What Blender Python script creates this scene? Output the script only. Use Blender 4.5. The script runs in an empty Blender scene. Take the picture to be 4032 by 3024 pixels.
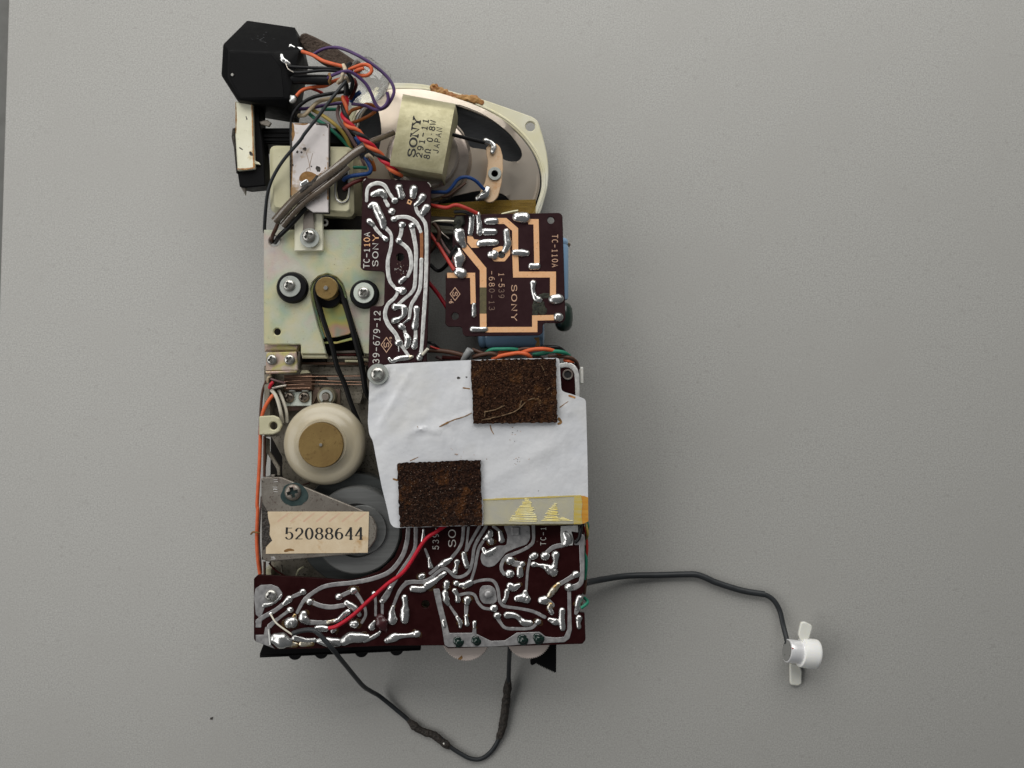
import bpy, bmesh, math, random
from mathutils import Vector, Matrix
from mathutils.geometry import tessellate_polygon, delaunay_2d_cdt
from mathutils import noise as mnoise
random.seed(11)
SC = bpy.context.scene
COL = SC.collection

# ---------------------------------------------------------------- camera, world, lamps, exposure
F, H = 4370.0, 420.0          # focal length in photo pixels, camera height above the table in mm
cam = bpy.data.cameras.new('camera'); cam.sensor_width = 36.0; cam.lens = 36.0 * F / 4032.0
cam.clip_start = 0.01; cam.clip_end = 20.0
co = bpy.data.objects.new('camera', cam); COL.objects.link(co); co.location = (0, 0, H / 1000); SC.camera = co
W = bpy.data.worlds.new('World'); SC.world = W; W.use_nodes = True
W.node_tree.nodes['Background'].inputs[0].default_value = (0.93, 0.97, 1.0, 1)
W.node_tree.nodes['Background'].inputs[1].default_value = 0.095
def area(name, loc, target, sx, sy, power, col):
    l = bpy.data.lights.new(name, 'AREA'); l.shape = 'RECTANGLE'; l.size = sx; l.size_y = sy
    l.energy = power; l.color = col
    o = bpy.data.objects.new(name, l); COL.objects.link(o); o.location = loc
    o.rotation_euler = (Vector(target) - Vector(loc)).to_track_quat('-Z', 'Y').to_euler(); return o
area('window_lamp', (-0.08, 1.00, 0.80), (0, -0.02, 0), 1.9, 0.95, 21.0, (1.0, 0.985, 0.95))
area('side_window_lamp', (-1.05, -0.1, 0.85), (0, 0, 0), 1.1, 0.8, 7.0, (1.0, 0.985, 0.96))
SC.view_settings.view_transform = 'Standard'; SC.view_settings.look = 'None'
SC.view_settings.exposure = -0.03; SC.view_settings.gamma = 1.0
SC.render.engine = 'CYCLES'; SC.cycles.use_denoising = True
SC.cycles.max_bounces = 8; SC.cycles.transparent_max_bounces = 8

# ---------------------------------------------------------------- pixels to places
REG = {'A': (800, 0, .36166), 'B': (1400, 250, .36166), 'C': (900, 350, .36166), 'D': (1000, 850, .36157),
       'E': (1400, 650, .48232), 'F': (1650, 750, .42194), 'G': (950, 1350, .42194), 'H': (1400, 1350, .45208),
       'I': (950, 1850, .31646), 'J': (950, 2200, .33906), 'K': (1600, 2030, .39177), 'L': (2250, 2150, .49729),
       'N': (1250, 2480, .45208), 'O': (1640, 1300, .31646), 'Q': (1000, 1360, .22604), 'S': (1250, 350, .24111),
       'U': (3000, 2400, .20492), 'X': (0, 0, 1.0)}
def src(r, x, y):
    ox, oy, s = REG[r]; return ox + x * s, oy + y * s
def pt(r, x, y, z):
    X, Y = src(r, x, y); k = (H - z) / F
    return Vector(((X - 2016) * k, -(Y - 1512) * k, z)) * 0.001
def wd(r, w, z):
    return w * REG[r][2] * (H - z) / F * 0.001

# ---------------------------------------------------------------- materials
def mat(name, base, rough=0.5, metal=0.0, c2=None, nscale=400, nlo=0.35, nhi=0.65, detail=5, rvar=0.0,
        bump=None, alpha=1.0, trans=0.0, coat=0.0, spec=0.5, ramp=None, emis=None, sub=0.0, stretch=None, ior=1.45):
    m = bpy.data.materials.new(name); m.use_nodes = True
    nt = m.node_tree; b = nt.nodes['Principled BSDF']; L = nt.links
    b.inputs['Base Color'].default_value = (*base, 1); b.inputs['Roughness'].default_value = rough
    b.inputs['Metallic'].default_value = metal; b.inputs['Alpha'].default_value = alpha
    b.inputs['Transmission Weight'].default_value = trans; b.inputs['Coat Weight'].default_value = coat
    b.inputs['Specular IOR Level'].default_value = spec; b.inputs['IOR'].default_value = ior
    if sub: b.inputs['Subsurface Weight'].default_value = sub; b.inputs['Subsurface Radius'].default_value = (.002, .0018, .0014)
    tc = nt.nodes.new('ShaderNodeTexCoord'); vec = tc.outputs['Object']
    if stretch:
        mp = nt.nodes.new('ShaderNodeMapping'); mp.inputs['Scale'].default_value = stretch
        L.new(vec, mp.inputs[0]); vec = mp.outputs[0]
    if c2 is not None or ramp is not None or rvar:
        n = nt.nodes.new('ShaderNodeTexNoise'); n.inputs['Scale'].default_value = nscale
        n.inputs['Detail'].default_value = detail; n.inputs['Roughness'].default_value = 0.6
        L.new(vec, n.inputs['Vector'])
        if c2 is not None or ramp is not None:
            r = nt.nodes.new('ShaderNodeValToRGB'); e = r.color_ramp.elements
            if ramp is None: ramp = [(nlo, base), (nhi, c2)]
            e[0].position, e[0].color = ramp[0][0], (*ramp[0][1], 1)
            e[1].position, e[1].color = ramp[-1][0], (*ramp[-1][1], 1)
            for p, c in ramp[1:-1]:
                q = e.new(p); q.color = (*c, 1)
            L.new(n.outputs['Fac'], r.inputs[0]); L.new(r.outputs[0], b.inputs['Base Color'])
        if rvar:
            mr = nt.nodes.new('ShaderNodeMapRange'); mr.inputs[1].default_value = .3; mr.inputs[2].default_value = .7
            mr.inputs[3].default_value = max(.02, rough - rvar); mr.inputs[4].default_value = rough + rvar
            L.new(n.outputs['Fac'], mr.inputs[0]); L.new(mr.outputs[0], b.inputs['Roughness'])
    if bump:
        n2 = nt.nodes.new('ShaderNodeTexNoise'); n2.inputs['Scale'].default_value = bump[0]; n2.inputs['Detail'].default_value = 4
        L.new(vec, n2.inputs['Vector'])
        bp = nt.nodes.new('ShaderNodeBump'); bp.inputs['Strength'].default_value = bump[1]
        bp.inputs['Distance'].default_value = bump[2] if len(bump) > 2 else 0.0003
        L.new(n2.outputs['Fac'], bp.inputs['Height']); L.new(bp.outputs[0], b.inputs['Normal'])
    return m
def add_flecks(m, scale, thr, col, width=0.03, seed=0.0):
    """second, independent noise layer of another colour (dirt, rust, flecks) laid over the first"""
    nt = m.node_tree; L = nt.links; b = nt.nodes['Principled BSDF']
    tc = nt.nodes.new('ShaderNodeTexCoord'); mp = nt.nodes.new('ShaderNodeMapping'); mp.inputs['Location'].default_value = (seed, seed * 2, 0)
    L.new(tc.outputs['Object'], mp.inputs[0])
    n = nt.nodes.new('ShaderNodeTexNoise'); n.inputs['Scale'].default_value = scale; n.inputs['Detail'].default_value = 4
    n.inputs['Roughness'].default_value = .65
    L.new(mp.outputs[0], n.inputs['Vector'])
    mr = nt.nodes.new('ShaderNodeMapRange'); mr.inputs[1].default_value = thr; mr.inputs[2].default_value = thr + width
    L.new(n.outputs['Fac'], mr.inputs[0])
    mx = nt.nodes.new('ShaderNodeMix'); mx.data_type = 'RGBA'; mx.inputs['B'].default_value = (*col, 1)
    old = b.inputs['Base Color'].links
    if old: L.new(old[0].from_socket, mx.inputs['A'])
    else: mx.inputs['A'].default_value = b.inputs['Base Color'].default_value
    L.new(mr.outputs[0], mx.inputs['Factor']); L.new(mx.outputs['Result'], b.inputs['Base Color'])
    return m
M = {}
M['table'] = add_flecks(add_flecks(add_flecks(add_flecks(mat('table_laminate', (.285, .282, .268), .5, c2=(.425, .421, .402), nscale=1900, nlo=.33, nhi=.67, detail=4, bump=(2200, .12)),
                        480, .60, (.290, .285, .268), .16), 28, .46, (.345, .339, .322), .35, 3.), 800, .65, (.485, .48, .465), .1, 7.), 260, .68, (.300, .294, .278), .12, 13.)
M['table_edge'] = mat('table_edge', (.6, .6, .57), .5)
M['floor'] = mat('floor_grey', (.17, .17, .16), .7, c2=(.2, .2, .19), nscale=60)
M['pcb'] = add_flecks(mat('maroon_board', (.0145, .0026, .0028), .38, c2=(.020, .0038, .0040), nscale=300, rvar=.08, bump=(900, .05), spec=.12), 700, .71, (.09, .055, .05), .05)
M['pcb2'] = add_flecks(mat('plum_board', (.024, .0100, .0115), .42, c2=(.030, .0128, .0145), nscale=300, rvar=.08, bump=(900, .05), spec=.12), 700, .73, (.10, .06, .05), .05)
M['solder'] = add_flecks(mat('solder', (.70, .70, .69), .24, .92, c2=(.52, .52, .51), nscale=500, rvar=.08, bump=(800, .22, .0004)), 1300, .66, (.16, .13, .09), .06)
M['flux'] = mat('flux_solder', (.70, .66, .55), .3, .9, c2=(.38, .25, .1), nscale=700, nlo=.45, nhi=.62, bump=(900, .4, .0004))
M['tin'] = add_flecks(mat('tinned_track', (.26, .255, .26), .38, .45, c2=(.36, .355, .355), nscale=500, rvar=.12, bump=(1200, .15)), 900, .67, (.14, .13, .12), .05)
M['tinw'] = add_flecks(mat('bright_track', (.66, .66, .64), .38, .5, c2=(.8, .8, .78), nscale=700, rvar=.12, bump=(1200, .2)), 1100, .66, (.2, .18, .15), .05)
M['copper'] = add_flecks(mat('copper_track', (.90, .54, .30), .42, .3, c2=(.80, .44, .22), nscale=500, rvar=.1), 1200, .66, (.25, .11, .04), .05)
M['copperd'] = mat('dull_copper', (.40, .17, .07), .45, .4, c2=(.28, .11, .05), nscale=700)
M['olive'] = add_flecks(mat('tarnished_track', (.10, .085, .045), .5, .3, c2=(.14, .12, .06), nscale=900), 1500, .64, (.02, .02, .012), .05)
M['ink'] = mat('black_ink', (.012, .012, .012), .6)
M['print'] = mat('pale_print', (.62, .60, .56), .5, .3)
M['printc'] = mat('coppery_print', (.60, .38, .26), .5, .3)
M['printd'] = mat('faded_print', (.20, .13, .10), .5, .2)
PAST = [(.28, (.42, .56, .62)), (.38, (.52, .62, .44)), (.46, (.72, .68, .42)), (.54, (.60, .66, .50)), (.62, (.70, .56, .50)), (.74, (.50, .52, .62))]
M['zinc'] = add_flecks(add_flecks(add_flecks(mat('zinc_plate', (.8, .8, .7), .30, .45, ramp=PAST, nscale=42, detail=3, bump=(1500, .2)), 900, .64, (.34, .28, .16), .08), 60, .46, (.74, .725, .62), .25, 2.), 260, .70, (.40, .28, .14), .06, 8.)
IRI = [(.28, (.25, .52, .50)), (.40, (.55, .62, .25)), (.5, (.70, .62, .20)), (.6, (.72, .45, .32)), (.72, (.35, .55, .45))]
M['irid'] = mat('iridescent_zinc', (.6, .6, .3), .30, .45, ramp=IRI, nscale=90, detail=2, bump=(1500, .1))
GOLD = [(.28, (.62, .50, .38)), (.42, (.70, .52, .44)), (.52, (.66, .60, .24)), (.62, (.72, .60, .50)), (.74, (.62, .46, .44))]
M['gold'] = add_flecks(mat('passivated_gold', (.7, .6, .4), .38, .65, ramp=GOLD, nscale=130, detail=2, bump=(1500, .12)), 1500, .67, (.2, .13, .06), .05)
M['cream'] = add_flecks(mat('cream_can', (.54, .51, .34), .32, .25, c2=(.64, .61, .43), nscale=120, bump=(700, .08)), 600, .66, (.36, .32, .2), .08)
M['champ'] = mat('speaker_frame', (.50, .425, .345), .30, .6, c2=(.58, .51, .43), nscale=50, detail=2, bump=(1500, .05))
M['champe'] = mat('speaker_rim', (.78, .74, .52), .38, .3, c2=(.82, .80, .68), nscale=70, detail=2)
M['yoke'] = add_flecks(mat('yoke_zinc', (.37, .34, .205), .5, .45, c2=(.50, .465, .30), nscale=220, detail=6, bump=(900, .3)), 900, .66, (.24, .21, .12), .08)
M['hub'] = mat('speaker_hub', (.33, .275, .24), .26, .7, c2=(.52, .46, .40), nscale=100)
M['steel'] = mat('screw_steel', (.52, .51, .48), .36, .9, c2=(.38, .37, .34), nscale=500, rvar=.08)
M['steeld'] = mat('dark_screw', (.16, .14, .12), .4, .9, c2=(.30, .25, .2), nscale=600)
M['washer'] = add_flecks(mat('washer_zinc', (.56, .58, .54), .4, .6, c2=(.46, .49, .46), nscale=300), 900, .66, (.25, .25, .2), .06)
M['washg'] = mat('pale_green_washer', (.66, .72, .63), .4, .5, c2=(.74, .78, .72), nscale=150)
M['rubber'] = mat('black_rubber', (.006, .006, .007), .55, spec=.15)
M['belt'] = mat('belt_rubber', (.006, .006, .006), .5, spec=.15)
M['black'] = mat('black_plastic', (.0025, .0025, .003), .55, spec=.13, bump=(2500, .1), rvar=.08, nscale=300)
M['blackm'] = mat('dark_inside', (.008, .007, .006), .6, spec=.15, c2=(.014, .012, .009), nscale=200)
M['brass'] = add_flecks(mat('brass', (.40, .27, .105), .30, .55, c2=(.25, .16, .06), nscale=110, detail=8, rvar=.1, bump=(900, .2)), 700, .58, (.19, .115, .045), .14)
M['nylon'] = mat('cream_nylon', (.40, .35, .25), .24, c2=(.47, .42, .315), nscale=60, detail=2, sub=.25, bump=(500, .05))
M['nylonw'] = mat('white_nylon', (.80, .79, .74), .25, sub=.2)
M['fly'] = mat('grey_flywheel', (.20, .204, .20), .30, .6, c2=(.25, .254, .25), nscale=60, detail=2, stretch=(1, 14, 1), bump=(900, .12))
M['flyd'] = mat('dark_flywheel', (.085, .09, .088), .34, .5, c2=(.11, .118, .115), nscale=60, stretch=(1, 14, 1))
M['aged'] = add_flecks(mat('aged_bracket', (.20, .175, .15), .42, .7, c2=(.30, .275, .24), nscale=80, bump=(900, .2)), 1300, .56, (.13, .095, .08), .12)
M['teal'] = mat('teal_lacquer', (.022, .040, .040), .28, c2=(.04, .062, .06), nscale=400, coat=.4)
M['label'] = add_flecks(add_flecks(mat('paper_label', (.56, .44, .29), .65, c2=(.63, .52, .365), nscale=180, detail=6, bump=(1500, .1)), 95, .60, (.46, .30, .15), .12), 1100, .7, (.28, .16, .06), .04)
M['pinkp'] = mat('pink_print', (.56, .37, .26), .65, c2=(.58, .43, .30), nscale=900)
M['card'] = add_flecks(add_flecks(add_flecks(mat('white_card', (.56, .572, .60), .30, c2=(.64, .648, .668), nscale=70, detail=6, bump=(75, .3, .0035)), 420, .72, (.42, .32, .2), .05), 26, .54, (.55, .54, .50), .35, 12.), 1500, .72, (.2, .15, .09), .03, 5.)
M['felt'] = add_flecks(add_flecks(add_flecks(mat('brown_foam', (.013, .0058, .0036), .92, c2=(.062, .028, .015), nscale=1300, nlo=.42, nhi=.66, detail=6, bump=(1500, 1.0, .0012), spec=.1),
                       230, .55, (.085, .036, .013), .16), 1900, .63, (.28, .18, .105), .05, 4.), 160, .66, (.20, .115, .055), .07, 6.)
M['felt2'] = add_flecks(add_flecks(mat('dotted_brown_foam', (.010, .0052, .004), .9, c2=(.048, .022, .013), nscale=1300, nlo=.42, nhi=.66, detail=6, bump=(1500, 1.0, .0012), spec=.1),
                       190, .56, (.095, .036, .011), .16), 1700, .625, (.25, .19, .15), .05, 9.)
M['tapeY'] = mat('yellowed_tape', (.62, .58, .40), .2, c2=(.56, .54, .44), nscale=200, alpha=.45, bump=(400, .2))
M['tapeO'] = mat('orange_tape_end', (.58, .24, .03), .3, c2=(.66, .36, .07), nscale=160, alpha=.85, stretch=(1, 5, 1))
M['tapeM'] = mat('amber_tape_band', (.66, .48, .06), .3, c2=(.62, .54, .26), nscale=160, alpha=.75, stretch=(1, 5, 1))
M['wrink'] = mat('tape_wrinkle', (.90, .84, .50), .2, c2=(.84, .70, .22), nscale=300)
M['amber'] = mat('amber_tape', (.17, .10, .014), .25, c2=(.27, .17, .03), nscale=150, alpha=.72, stretch=(1, 12, 1))
M['glue'] = mat('old_glue', (.26, .085, .018), .5, c2=(.48, .27, .09), nscale=350, bump=(900, .8, .0006))
M['phen'] = add_flecks(mat('tan_phenolic', (.58, .40, .24), .55, c2=(.64, .46, .30), nscale=200), 130, .58, (.50, .23, .07), .14)
M['phend'] = mat('brown_phenolic', (.075, .036, .02), .5, c2=(.11, .055, .03), nscale=300, stretch=(1, 6, 1))
M['leafc'] = mat('copper_leaf', (.40, .24, .17), .35, .8)
M['cone'] = mat('speaker_cone', (.016, .018, .021), .7, c2=(.026, .028, .032), nscale=400, stretch=(1, 5, 1))
M['strap'] = add_flecks(add_flecks(add_flecks(mat('white_strap', (.56, .53, .52), .48, .25, c2=(.68, .63, .62), nscale=90, detail=6, bump=(600, .25)), 300, .66, (.30, .2, .1), .08), 120, .60, (.40, .30, .20), .1, 5.), 70, .62, (.30, .20, .11), .06, 11.)
M['rust'] = mat('rust', (.17, .085, .025), .8, c2=(.28, .15, .05), nscale=600, bump=(1200, .6))
M['dirty'] = add_flecks(mat('dirty_zinc', (.20, .18, .14), .5, .5, c2=(.30, .27, .22), nscale=250, bump=(900, .2)), 1300, .56, (.06, .05, .035), .08)
M['pinkz'] = add_flecks(mat('pink_zinc', (.34, .22, .2), .42, .6, c2=(.42, .34, .22), nscale=110), 1200, .62, (.14, .1, .08), .08)
M['silver'] = add_flecks(add_flecks(mat('silver_cap', (.74, .72, .55), .38, .25, c2=(.86, .84, .68), nscale=60, bump=(700, .2), spec=.5), 90, .62, (.56, .42, .18), .1), 700, .68, (.25, .2, .1), .06, 3.)
M['alu'] = mat('aluminium', (.88, .88, .89), .30, .4, c2=(.78, .78, .80), nscale=200, stretch=(12, 1, 1))
M['micface'] = add_flecks(mat('mic_back', (.26, .26, .25), .5, .3), 700, .6, (.03, .03, .03), .05)
M['whitep'] = mat('translucent_white', (.84, .84, .82), .35, sub=.35)
M['clearw'] = mat('milky_tab', (.76, .76, .70), .3, sub=.4, alpha=.9)
M['wheelp'] = mat('pinkish_plastic', (.47, .40, .365), .45, c2=(.53, .46, .42), nscale=100)  # base colour darkened to hold the shade cast by the board edge
M['blue'] = add_flecks(mat('blue_capacitor', (.22, .37, .56), .25, c2=(.27, .43, .62), nscale=60, coat=.3), 90, .68, (.10, .18, .30), .06)
M['bandb'] = mat('cap_band', (.20, .12, .04), .35)
M['dgreen'] = mat('dark_green_cap', (.012, .030, .022), .3, coat=.3)
M['greenb'] = mat('green_lacquer', (.004, .020, .014), .16, coat=.5, c2=(.002, .010, .008), nscale=500)
M['clear'] = mat('clear_plastic', (.96, .955, .94), .03, trans=1.0, ior=1.12, coat=1.0, bump=(170, .7, .002))
M['sleeve'] = add_flecks(mat('yellowed_sleeve', (.095, .072, .052), .15, c2=(.16, .125, .095), nscale=90, coat=1.0, alpha=.85, stretch=(1, 1, 1), bump=(200, .15)), 250, .62, (.20, .10, .045), .1)
M['string'] = mat('waxed_string', (.66, .56, .42), .7, c2=(.5, .4, .28), nscale=900, bump=(1600, .8))
M['fibre'] = mat('foam_fibre', (.09, .055, .028), .85, c2=(.20, .13, .07), nscale=1500)
M['scuff'] = mat('scuff', (.05, .05, .055), .6)
M['rimg'] = mat('green_zinc_rim', (.30, .48, .36), .28, .55, ramp=[(.3, (.22, .46, .42)), (.5, (.42, .52, .26)), (.7, (.55, .55, .22))], nscale=110, detail=2)
M['olivep'] = mat('olive_roller', (.20, .175, .12), .35, c2=(.26, .23, .16), nscale=150)
M['fluxs'] = mat('flux_stain', (.10, .055, .015), .25, c2=(.04, .018, .008), nscale=600, alpha=.6)
M['feltb'] = mat('brown_felt', (.05, .034, .025), .95, c2=(.10, .072, .056), nscale=900, bump=(1400, 1., .0008))
M['gum'] = mat('black_gum', (.016, .014, .012), .6, c2=(.045, .035, .028), nscale=900, bump=(900, 1.0, .001))
M['burn'] = mat('burn', (.006, .007, .005), .7, c2=(.03, .032, .018), nscale=900, bump=(1500, .8))
M['epoxy'] = mat('epoxy_drop', (.045, .010, .012), .3, coat=.3)
def wmat(n, c, r=.38): M[n] = mat('wire_' + n, c, r, c2=tuple(x * .78 for x in c), nscale=350, spec=.3)
for n, c in dict(orange=(.62, .125, .045), red=(.46, .012, .028), redd=(.40, .04, .03), blackw=(.010, .010, .011), greyw=(.030, .033, .036), green=(.025, .20, .125),
                 blue_w=(.018, .06, .21), purple=(.085, .045, .14), brown=(.085, .042, .028), white=(.70, .66, .55), yellow=(.40, .29, .07), mauve=(.17, .105, .10),
                 burnt=(.34, .10, .025), grey_s=(.33, .34, .34), cream_w=(.52, .42, .28), maroon=(.11, .022, .02), bare=(.72, .66, .58)).items(): wmat(n, c)
M['bare'].node_tree.nodes['Principled BSDF'].inputs['Metallic'].default_value = .6

# ---------------------------------------------------------------- object helpers
WP = {}
def thing(name, label, cat, loc, group=None):
    o = bpy.data.objects.new(name, None); COL.objects.link(o); o.empty_display_size = .005
    o.location = loc; o['label'] = label; o['category'] = cat; WP[o] = Vector(loc)
    if group: o['group'] = group
    return o
def tag(o, label, cat, group=None):
    o['label'] = label; o['category'] = cat
    if group: o['group'] = group
    return o
def obj(name, v, f, m, parent=None, smooth=True, ang=40, base=True, label=None):
    v = [Vector(p) for p in v]
    lo = [min(p[i] for p in v) for i in range(3)]; hi = [max(p[i] for p in v) for i in range(3)]
    c = Vector(((lo[0] + hi[0]) / 2, (lo[1] + hi[1]) / 2, lo[2]))
    me = bpy.data.meshes.new(name); me.from_pydata([p - c for p in v], [], f); me.update()
    bm = bmesh.new(); bm.from_mesh(me); bmesh.ops.recalc_face_normals(bm, faces=bm.faces); bm.to_mesh(me); bm.free()
    if smooth:
        for p in me.polygons: p.use_smooth = True
        me.set_sharp_from_angle(angle=math.radians(ang))
    me.materials.append(M[m])
    o = bpy.data.objects.new(name, me); COL.objects.link(o)
    WP[o] = c
    if parent is not None: o.parent = parent; o.location = c - WP[parent]
    else: o.location = c
    if label: o['label'] = label
    return o
def inst(src_o, name, loc, parent=None, rz=0, m=None, scale=1.0):
    o = src_o.copy(); o.name = name; COL.objects.link(o); o.parent = parent; WP[o] = Vector(loc)
    o.location = Vector(loc) - (WP[parent] if parent else Vector()); o.rotation_euler = (0, 0, rz); o.scale = (scale,) * 3
    return o
def cr(P, step):
    """Catmull-Rom through tuples of any length, resampled about every `step` metres (x,y,z first)"""
    out = []; n = len(P); P = [tuple(p) for p in P]
    if n == 2: 
        d = math.dist(P[0][:3], P[1][:3]); k = max(2, int(d / step) + 1)
        return [tuple(a + (b - a) * i / k for a, b in zip(*P)) for i in range(k + 1)]
    for i in range(n - 1):
        p0 = P[i - 1] if i else tuple(2 * a - b for a, b in zip(P[0], P[1])); p1, p2 = P[i], P[i + 1]
        p3 = P[i + 2] if i + 2 < n else tuple(2 * b - a for a, b in zip(P[-2], P[-1]))
        k = max(2, int(math.dist(p1[:3], p2[:3]) / step) + 1)
        for j in range(k):
            t = j / k
            out.append(tuple(.5 * (2 * b + (c - a) * t + (2 * a - 5 * b + 4 * c - d) * t * t + (-a + 3 * b - 3 * c + d) * t ** 3) for a, b, c, d in zip(p0, p1, p2, p3)))
    out.append(P[-1]); return out
def sweep(C, R, sides=10, flat=1.0, rough=0.0):
    """tube vertices and faces along Vector list C with radii R; flat squeezes it in z"""
    v, f = [], []; n = len(C); T = []
    for i in range(n):
        t = (C[min(i + 1, n - 1)] - C[max(i - 1, 0)]); T.append(t.normalized() if t.length > 1e-9 else Vector((1, 0, 0)))
    nrm = T[0].cross(Vector((0, 0, 1)))
    if nrm.length < .1: nrm = T[0].cross(Vector((0, 1, 0)))
    nrm.normalize()
    for i in range(n):
        nrm = (nrm - T[i] * nrm.dot(T[i])).normalized(); b = T[i].cross(nrm)
        for j in range(sides):
            a = 2 * math.pi * j / sides
            r = R[i] * (1 + rough * random.uniform(-1, 1))
            o = (nrm * math.cos(a) + b * math.sin(a)) * r; o.z *= flat
            v.append(C[i] + o)
    for i in range(n - 1):
        for j in range(sides):
            a, b2 = i * sides + j, i * sides + (j + 1) % sides
            f.append((a, b2, b2 + sides, a + sides))
    f.append(tuple(range(sides - 1, -1, -1))); f.append(tuple((n - 1) * sides + j for j in range(sides)))
    return v, f
def wire(name, pts, w, m, label=None, cat='wire', parent=None, group=None, sides=10, step=.0011, rough=0, flat=1.0, ends=None):
    """pts: (region, x, y, z_mm); w: width in source pixels of the photograph at that height"""
    P = [tuple(pt(*p)) for p in pts]; C = [Vector(c) for c in cr(P, step)]
    r0 = w / 2 * (H - pts[0][3]) / F * .001
    R = [r0] * len(C)
    v, f = sweep(C, R, sides, flat, rough)
    o = obj(name, v, f, m, parent, ang=60)
    if parent is None and label: tag(o, label, cat, group)
    elif label: o['label'] = label
    return o
def bead_geo(P, k=.42, power=.55, caps=True, lump=.0, zlift=0.0):
    """domed bead on a surface. P: (x,y,z,w) world tuples"""
    S = cr(P, max(.00035, min(p[3] for p in P) * .35)); v, f = [], []; N = 9; rings = []
    n = len(S)
    for i, s in enumerate(S):
        a, b = S[max(i - 1, 0)], S[min(i + 1, n - 1)]
        t = Vector((b[0] - a[0], b[1] - a[1], 0)); t = t.normalized() if t.length > 1e-9 else Vector((1, 0, 0))
        rings.append((Vector(s[:3]), t, max(s[3], 1e-5), 1.0))
    if caps:
        p, t, w, _ = rings[0]; pre = [(p - t * (w / 2 * math.sin(a)), t, w * max(math.cos(a), .05), max(math.cos(a), .05) ** .7) for a in (1.5, 1.15, .75, .35)]
        p, t, w, _ = rings[-1]; post = [(p + t * (w / 2 * math.sin(a)), t, w * max(math.cos(a), .05), max(math.cos(a), .05) ** .7) for a in (.35, .75, 1.15, 1.5)]
        rings = pre + rings + post
    so = random.uniform(0, 100)
    for i, (p, t, w, hf) in enumerate(rings):
        nx = Vector((-t.y, t.x, 0)); wl = w * (1 + lump * .35 * mnoise.noise(Vector((p.x * 900 + so, p.y * 900, 0))))
        h0 = k * w * hf if hf == 1.0 else k * (w / max(hf, .05)) * 0 + k * w
        for j in range(N):
            a = math.pi * j / (N - 1); s = math.sin(a) ** power if 0 < j < N - 1 else 0
            q = p + nx * (math.cos(a) * wl / 2)
            hh = h0 * s * (1 + lump * .8 * mnoise.noise(Vector((q.x * 1100 + so, q.y * 1100, so))))
            v.append(q + Vector((0, 0, max(hh, 0) + zlift - (.00012 if j in (0, N - 1) else 0))))
    for i in range(len(rings) - 1):
        for j in range(N - 1):
            a = i * N + j; f.append((a, a + 1, a + N + 1, a + N))
        f.append((i * N + N - 1, i * N, i * N + N, i * N + 2 * N - 1))
    e = (len(rings) - 1) * N
    f.append(tuple(range(N))); f.append(tuple(e + j for j in range(N - 1, -1, -1)))
    return v, f
def bead(name, r, pts, z, m, parent, k=.42, power=.55, caps=True, lump=.5, label=None):
    P = [(*pt(r, x, y, z), wd(r, w, z)) for x, y, w in pts]
    if len(P) == 1: P = [P[0][:3] + (P[0][3],), (P[0][0] + P[0][3] * .08, P[0][1], P[0][2], P[0][3])]
    v, f = bead_geo(P, k, power, caps, lump)
    return obj(name, v, f, m, parent, ang=70, label=label)
def area2(p): return sum(p[i][0] * p[(i + 1) % len(p)][1] - p[(i + 1) % len(p)][0] * p[i][1] for i in range(len(p))) / 2
def offs(poly, d):
    """inset a ccw polygon by d (miter)"""
    n = len(poly); out = []
    for i in range(n):
        a, b, c = Vector(poly[i - 1]), Vector(poly[i]), Vector(poly[(i + 1) % n])
        e1 = (b - a); e2 = (c - b)
        e1 = e1.normalized() if e1.length > 1e-9 else Vector((1, 0)); e2 = e2.normalized() if e2.length > 1e-9 else e1
        n1, n2 = Vector((-e1.y, e1.x)), Vector((-e2.y, e2.x)); m = n1 + n2
        m = m.normalized() if m.length > 1e-6 else n1
        out.append(b + m * d / max(.5, m.dot(n1)))
    return out
def rnd(poly, r, n=4):
    if r <= 0: return [Vector(p) for p in poly]
    out = []; N = len(poly)
    for i in range(N):
        a, b, c = Vector(poly[i - 1]), Vector(poly[i]), Vector(poly[(i + 1) % N])
        d = min(r, (a - b).length * .45, (c - b).length * .45)
        p, q = b + (a - b).normalized() * d, b + (c - b).normalized() * d
        for j in range(n + 1):
            t = j / n; out.append(p * (1 - t) ** 2 + b * 2 * t * (1 - t) + q * t * t)
    return out
def circ(c, r, n=28, ph=0): return [Vector((c[0] + r * math.cos(2 * math.pi * i / n + ph), c[1] + r * math.sin(2 * math.pi * i / n + ph))) for i in range(n)]
def slab_geo(poly, holes, z, t, bev, botz=None):
    if area2(poly) < 0: poly = poly[::-1]
    hs = [h if area2(h) < 0 else h[::-1] for h in holes]
    loops = [poly] + hs; v, f = [], []
    L = []; base = 0
    for lp in loops:
        ins = offs(lp, bev); n = len(lp)
        for zz, q in ((z, ins), (z - bev, lp), (z - t, lp)):
            L.append((base, n)); v += [Vector((p[0], p[1], zz)) for p in q]; base += n
        b0 = base - 3 * n
        for k in (0, 1):
            for i in range(n):
                j = (i + 1) % n; f.append((b0 + k * n + i, b0 + k * n + j, b0 + (k + 1) * n + j, b0 + (k + 1) * n + i))
    for lev in (0, 2):
        idx = []; veclists = []
        for li, lp in enumerate(loops):
            b0, n = L[li * 3 + lev]; idx += list(range(b0, b0 + n)); veclists.append([Vector((v[b0 + i].x, v[b0 + i].y, 0)) for i in range(n)])
        for tri in tessellate_polygon(veclists): f.append(tuple(idx[i] for i in tri))
    return v, f
def P2(r, pts, z):
    out = []
    for p in pts:
        if isinstance(p[0], str): q = pt(p[0], p[1], p[2], z)
        else: q = pt(r, p[0], p[1], z)
        out.append(Vector((q.x, q.y)))
    return out
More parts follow.
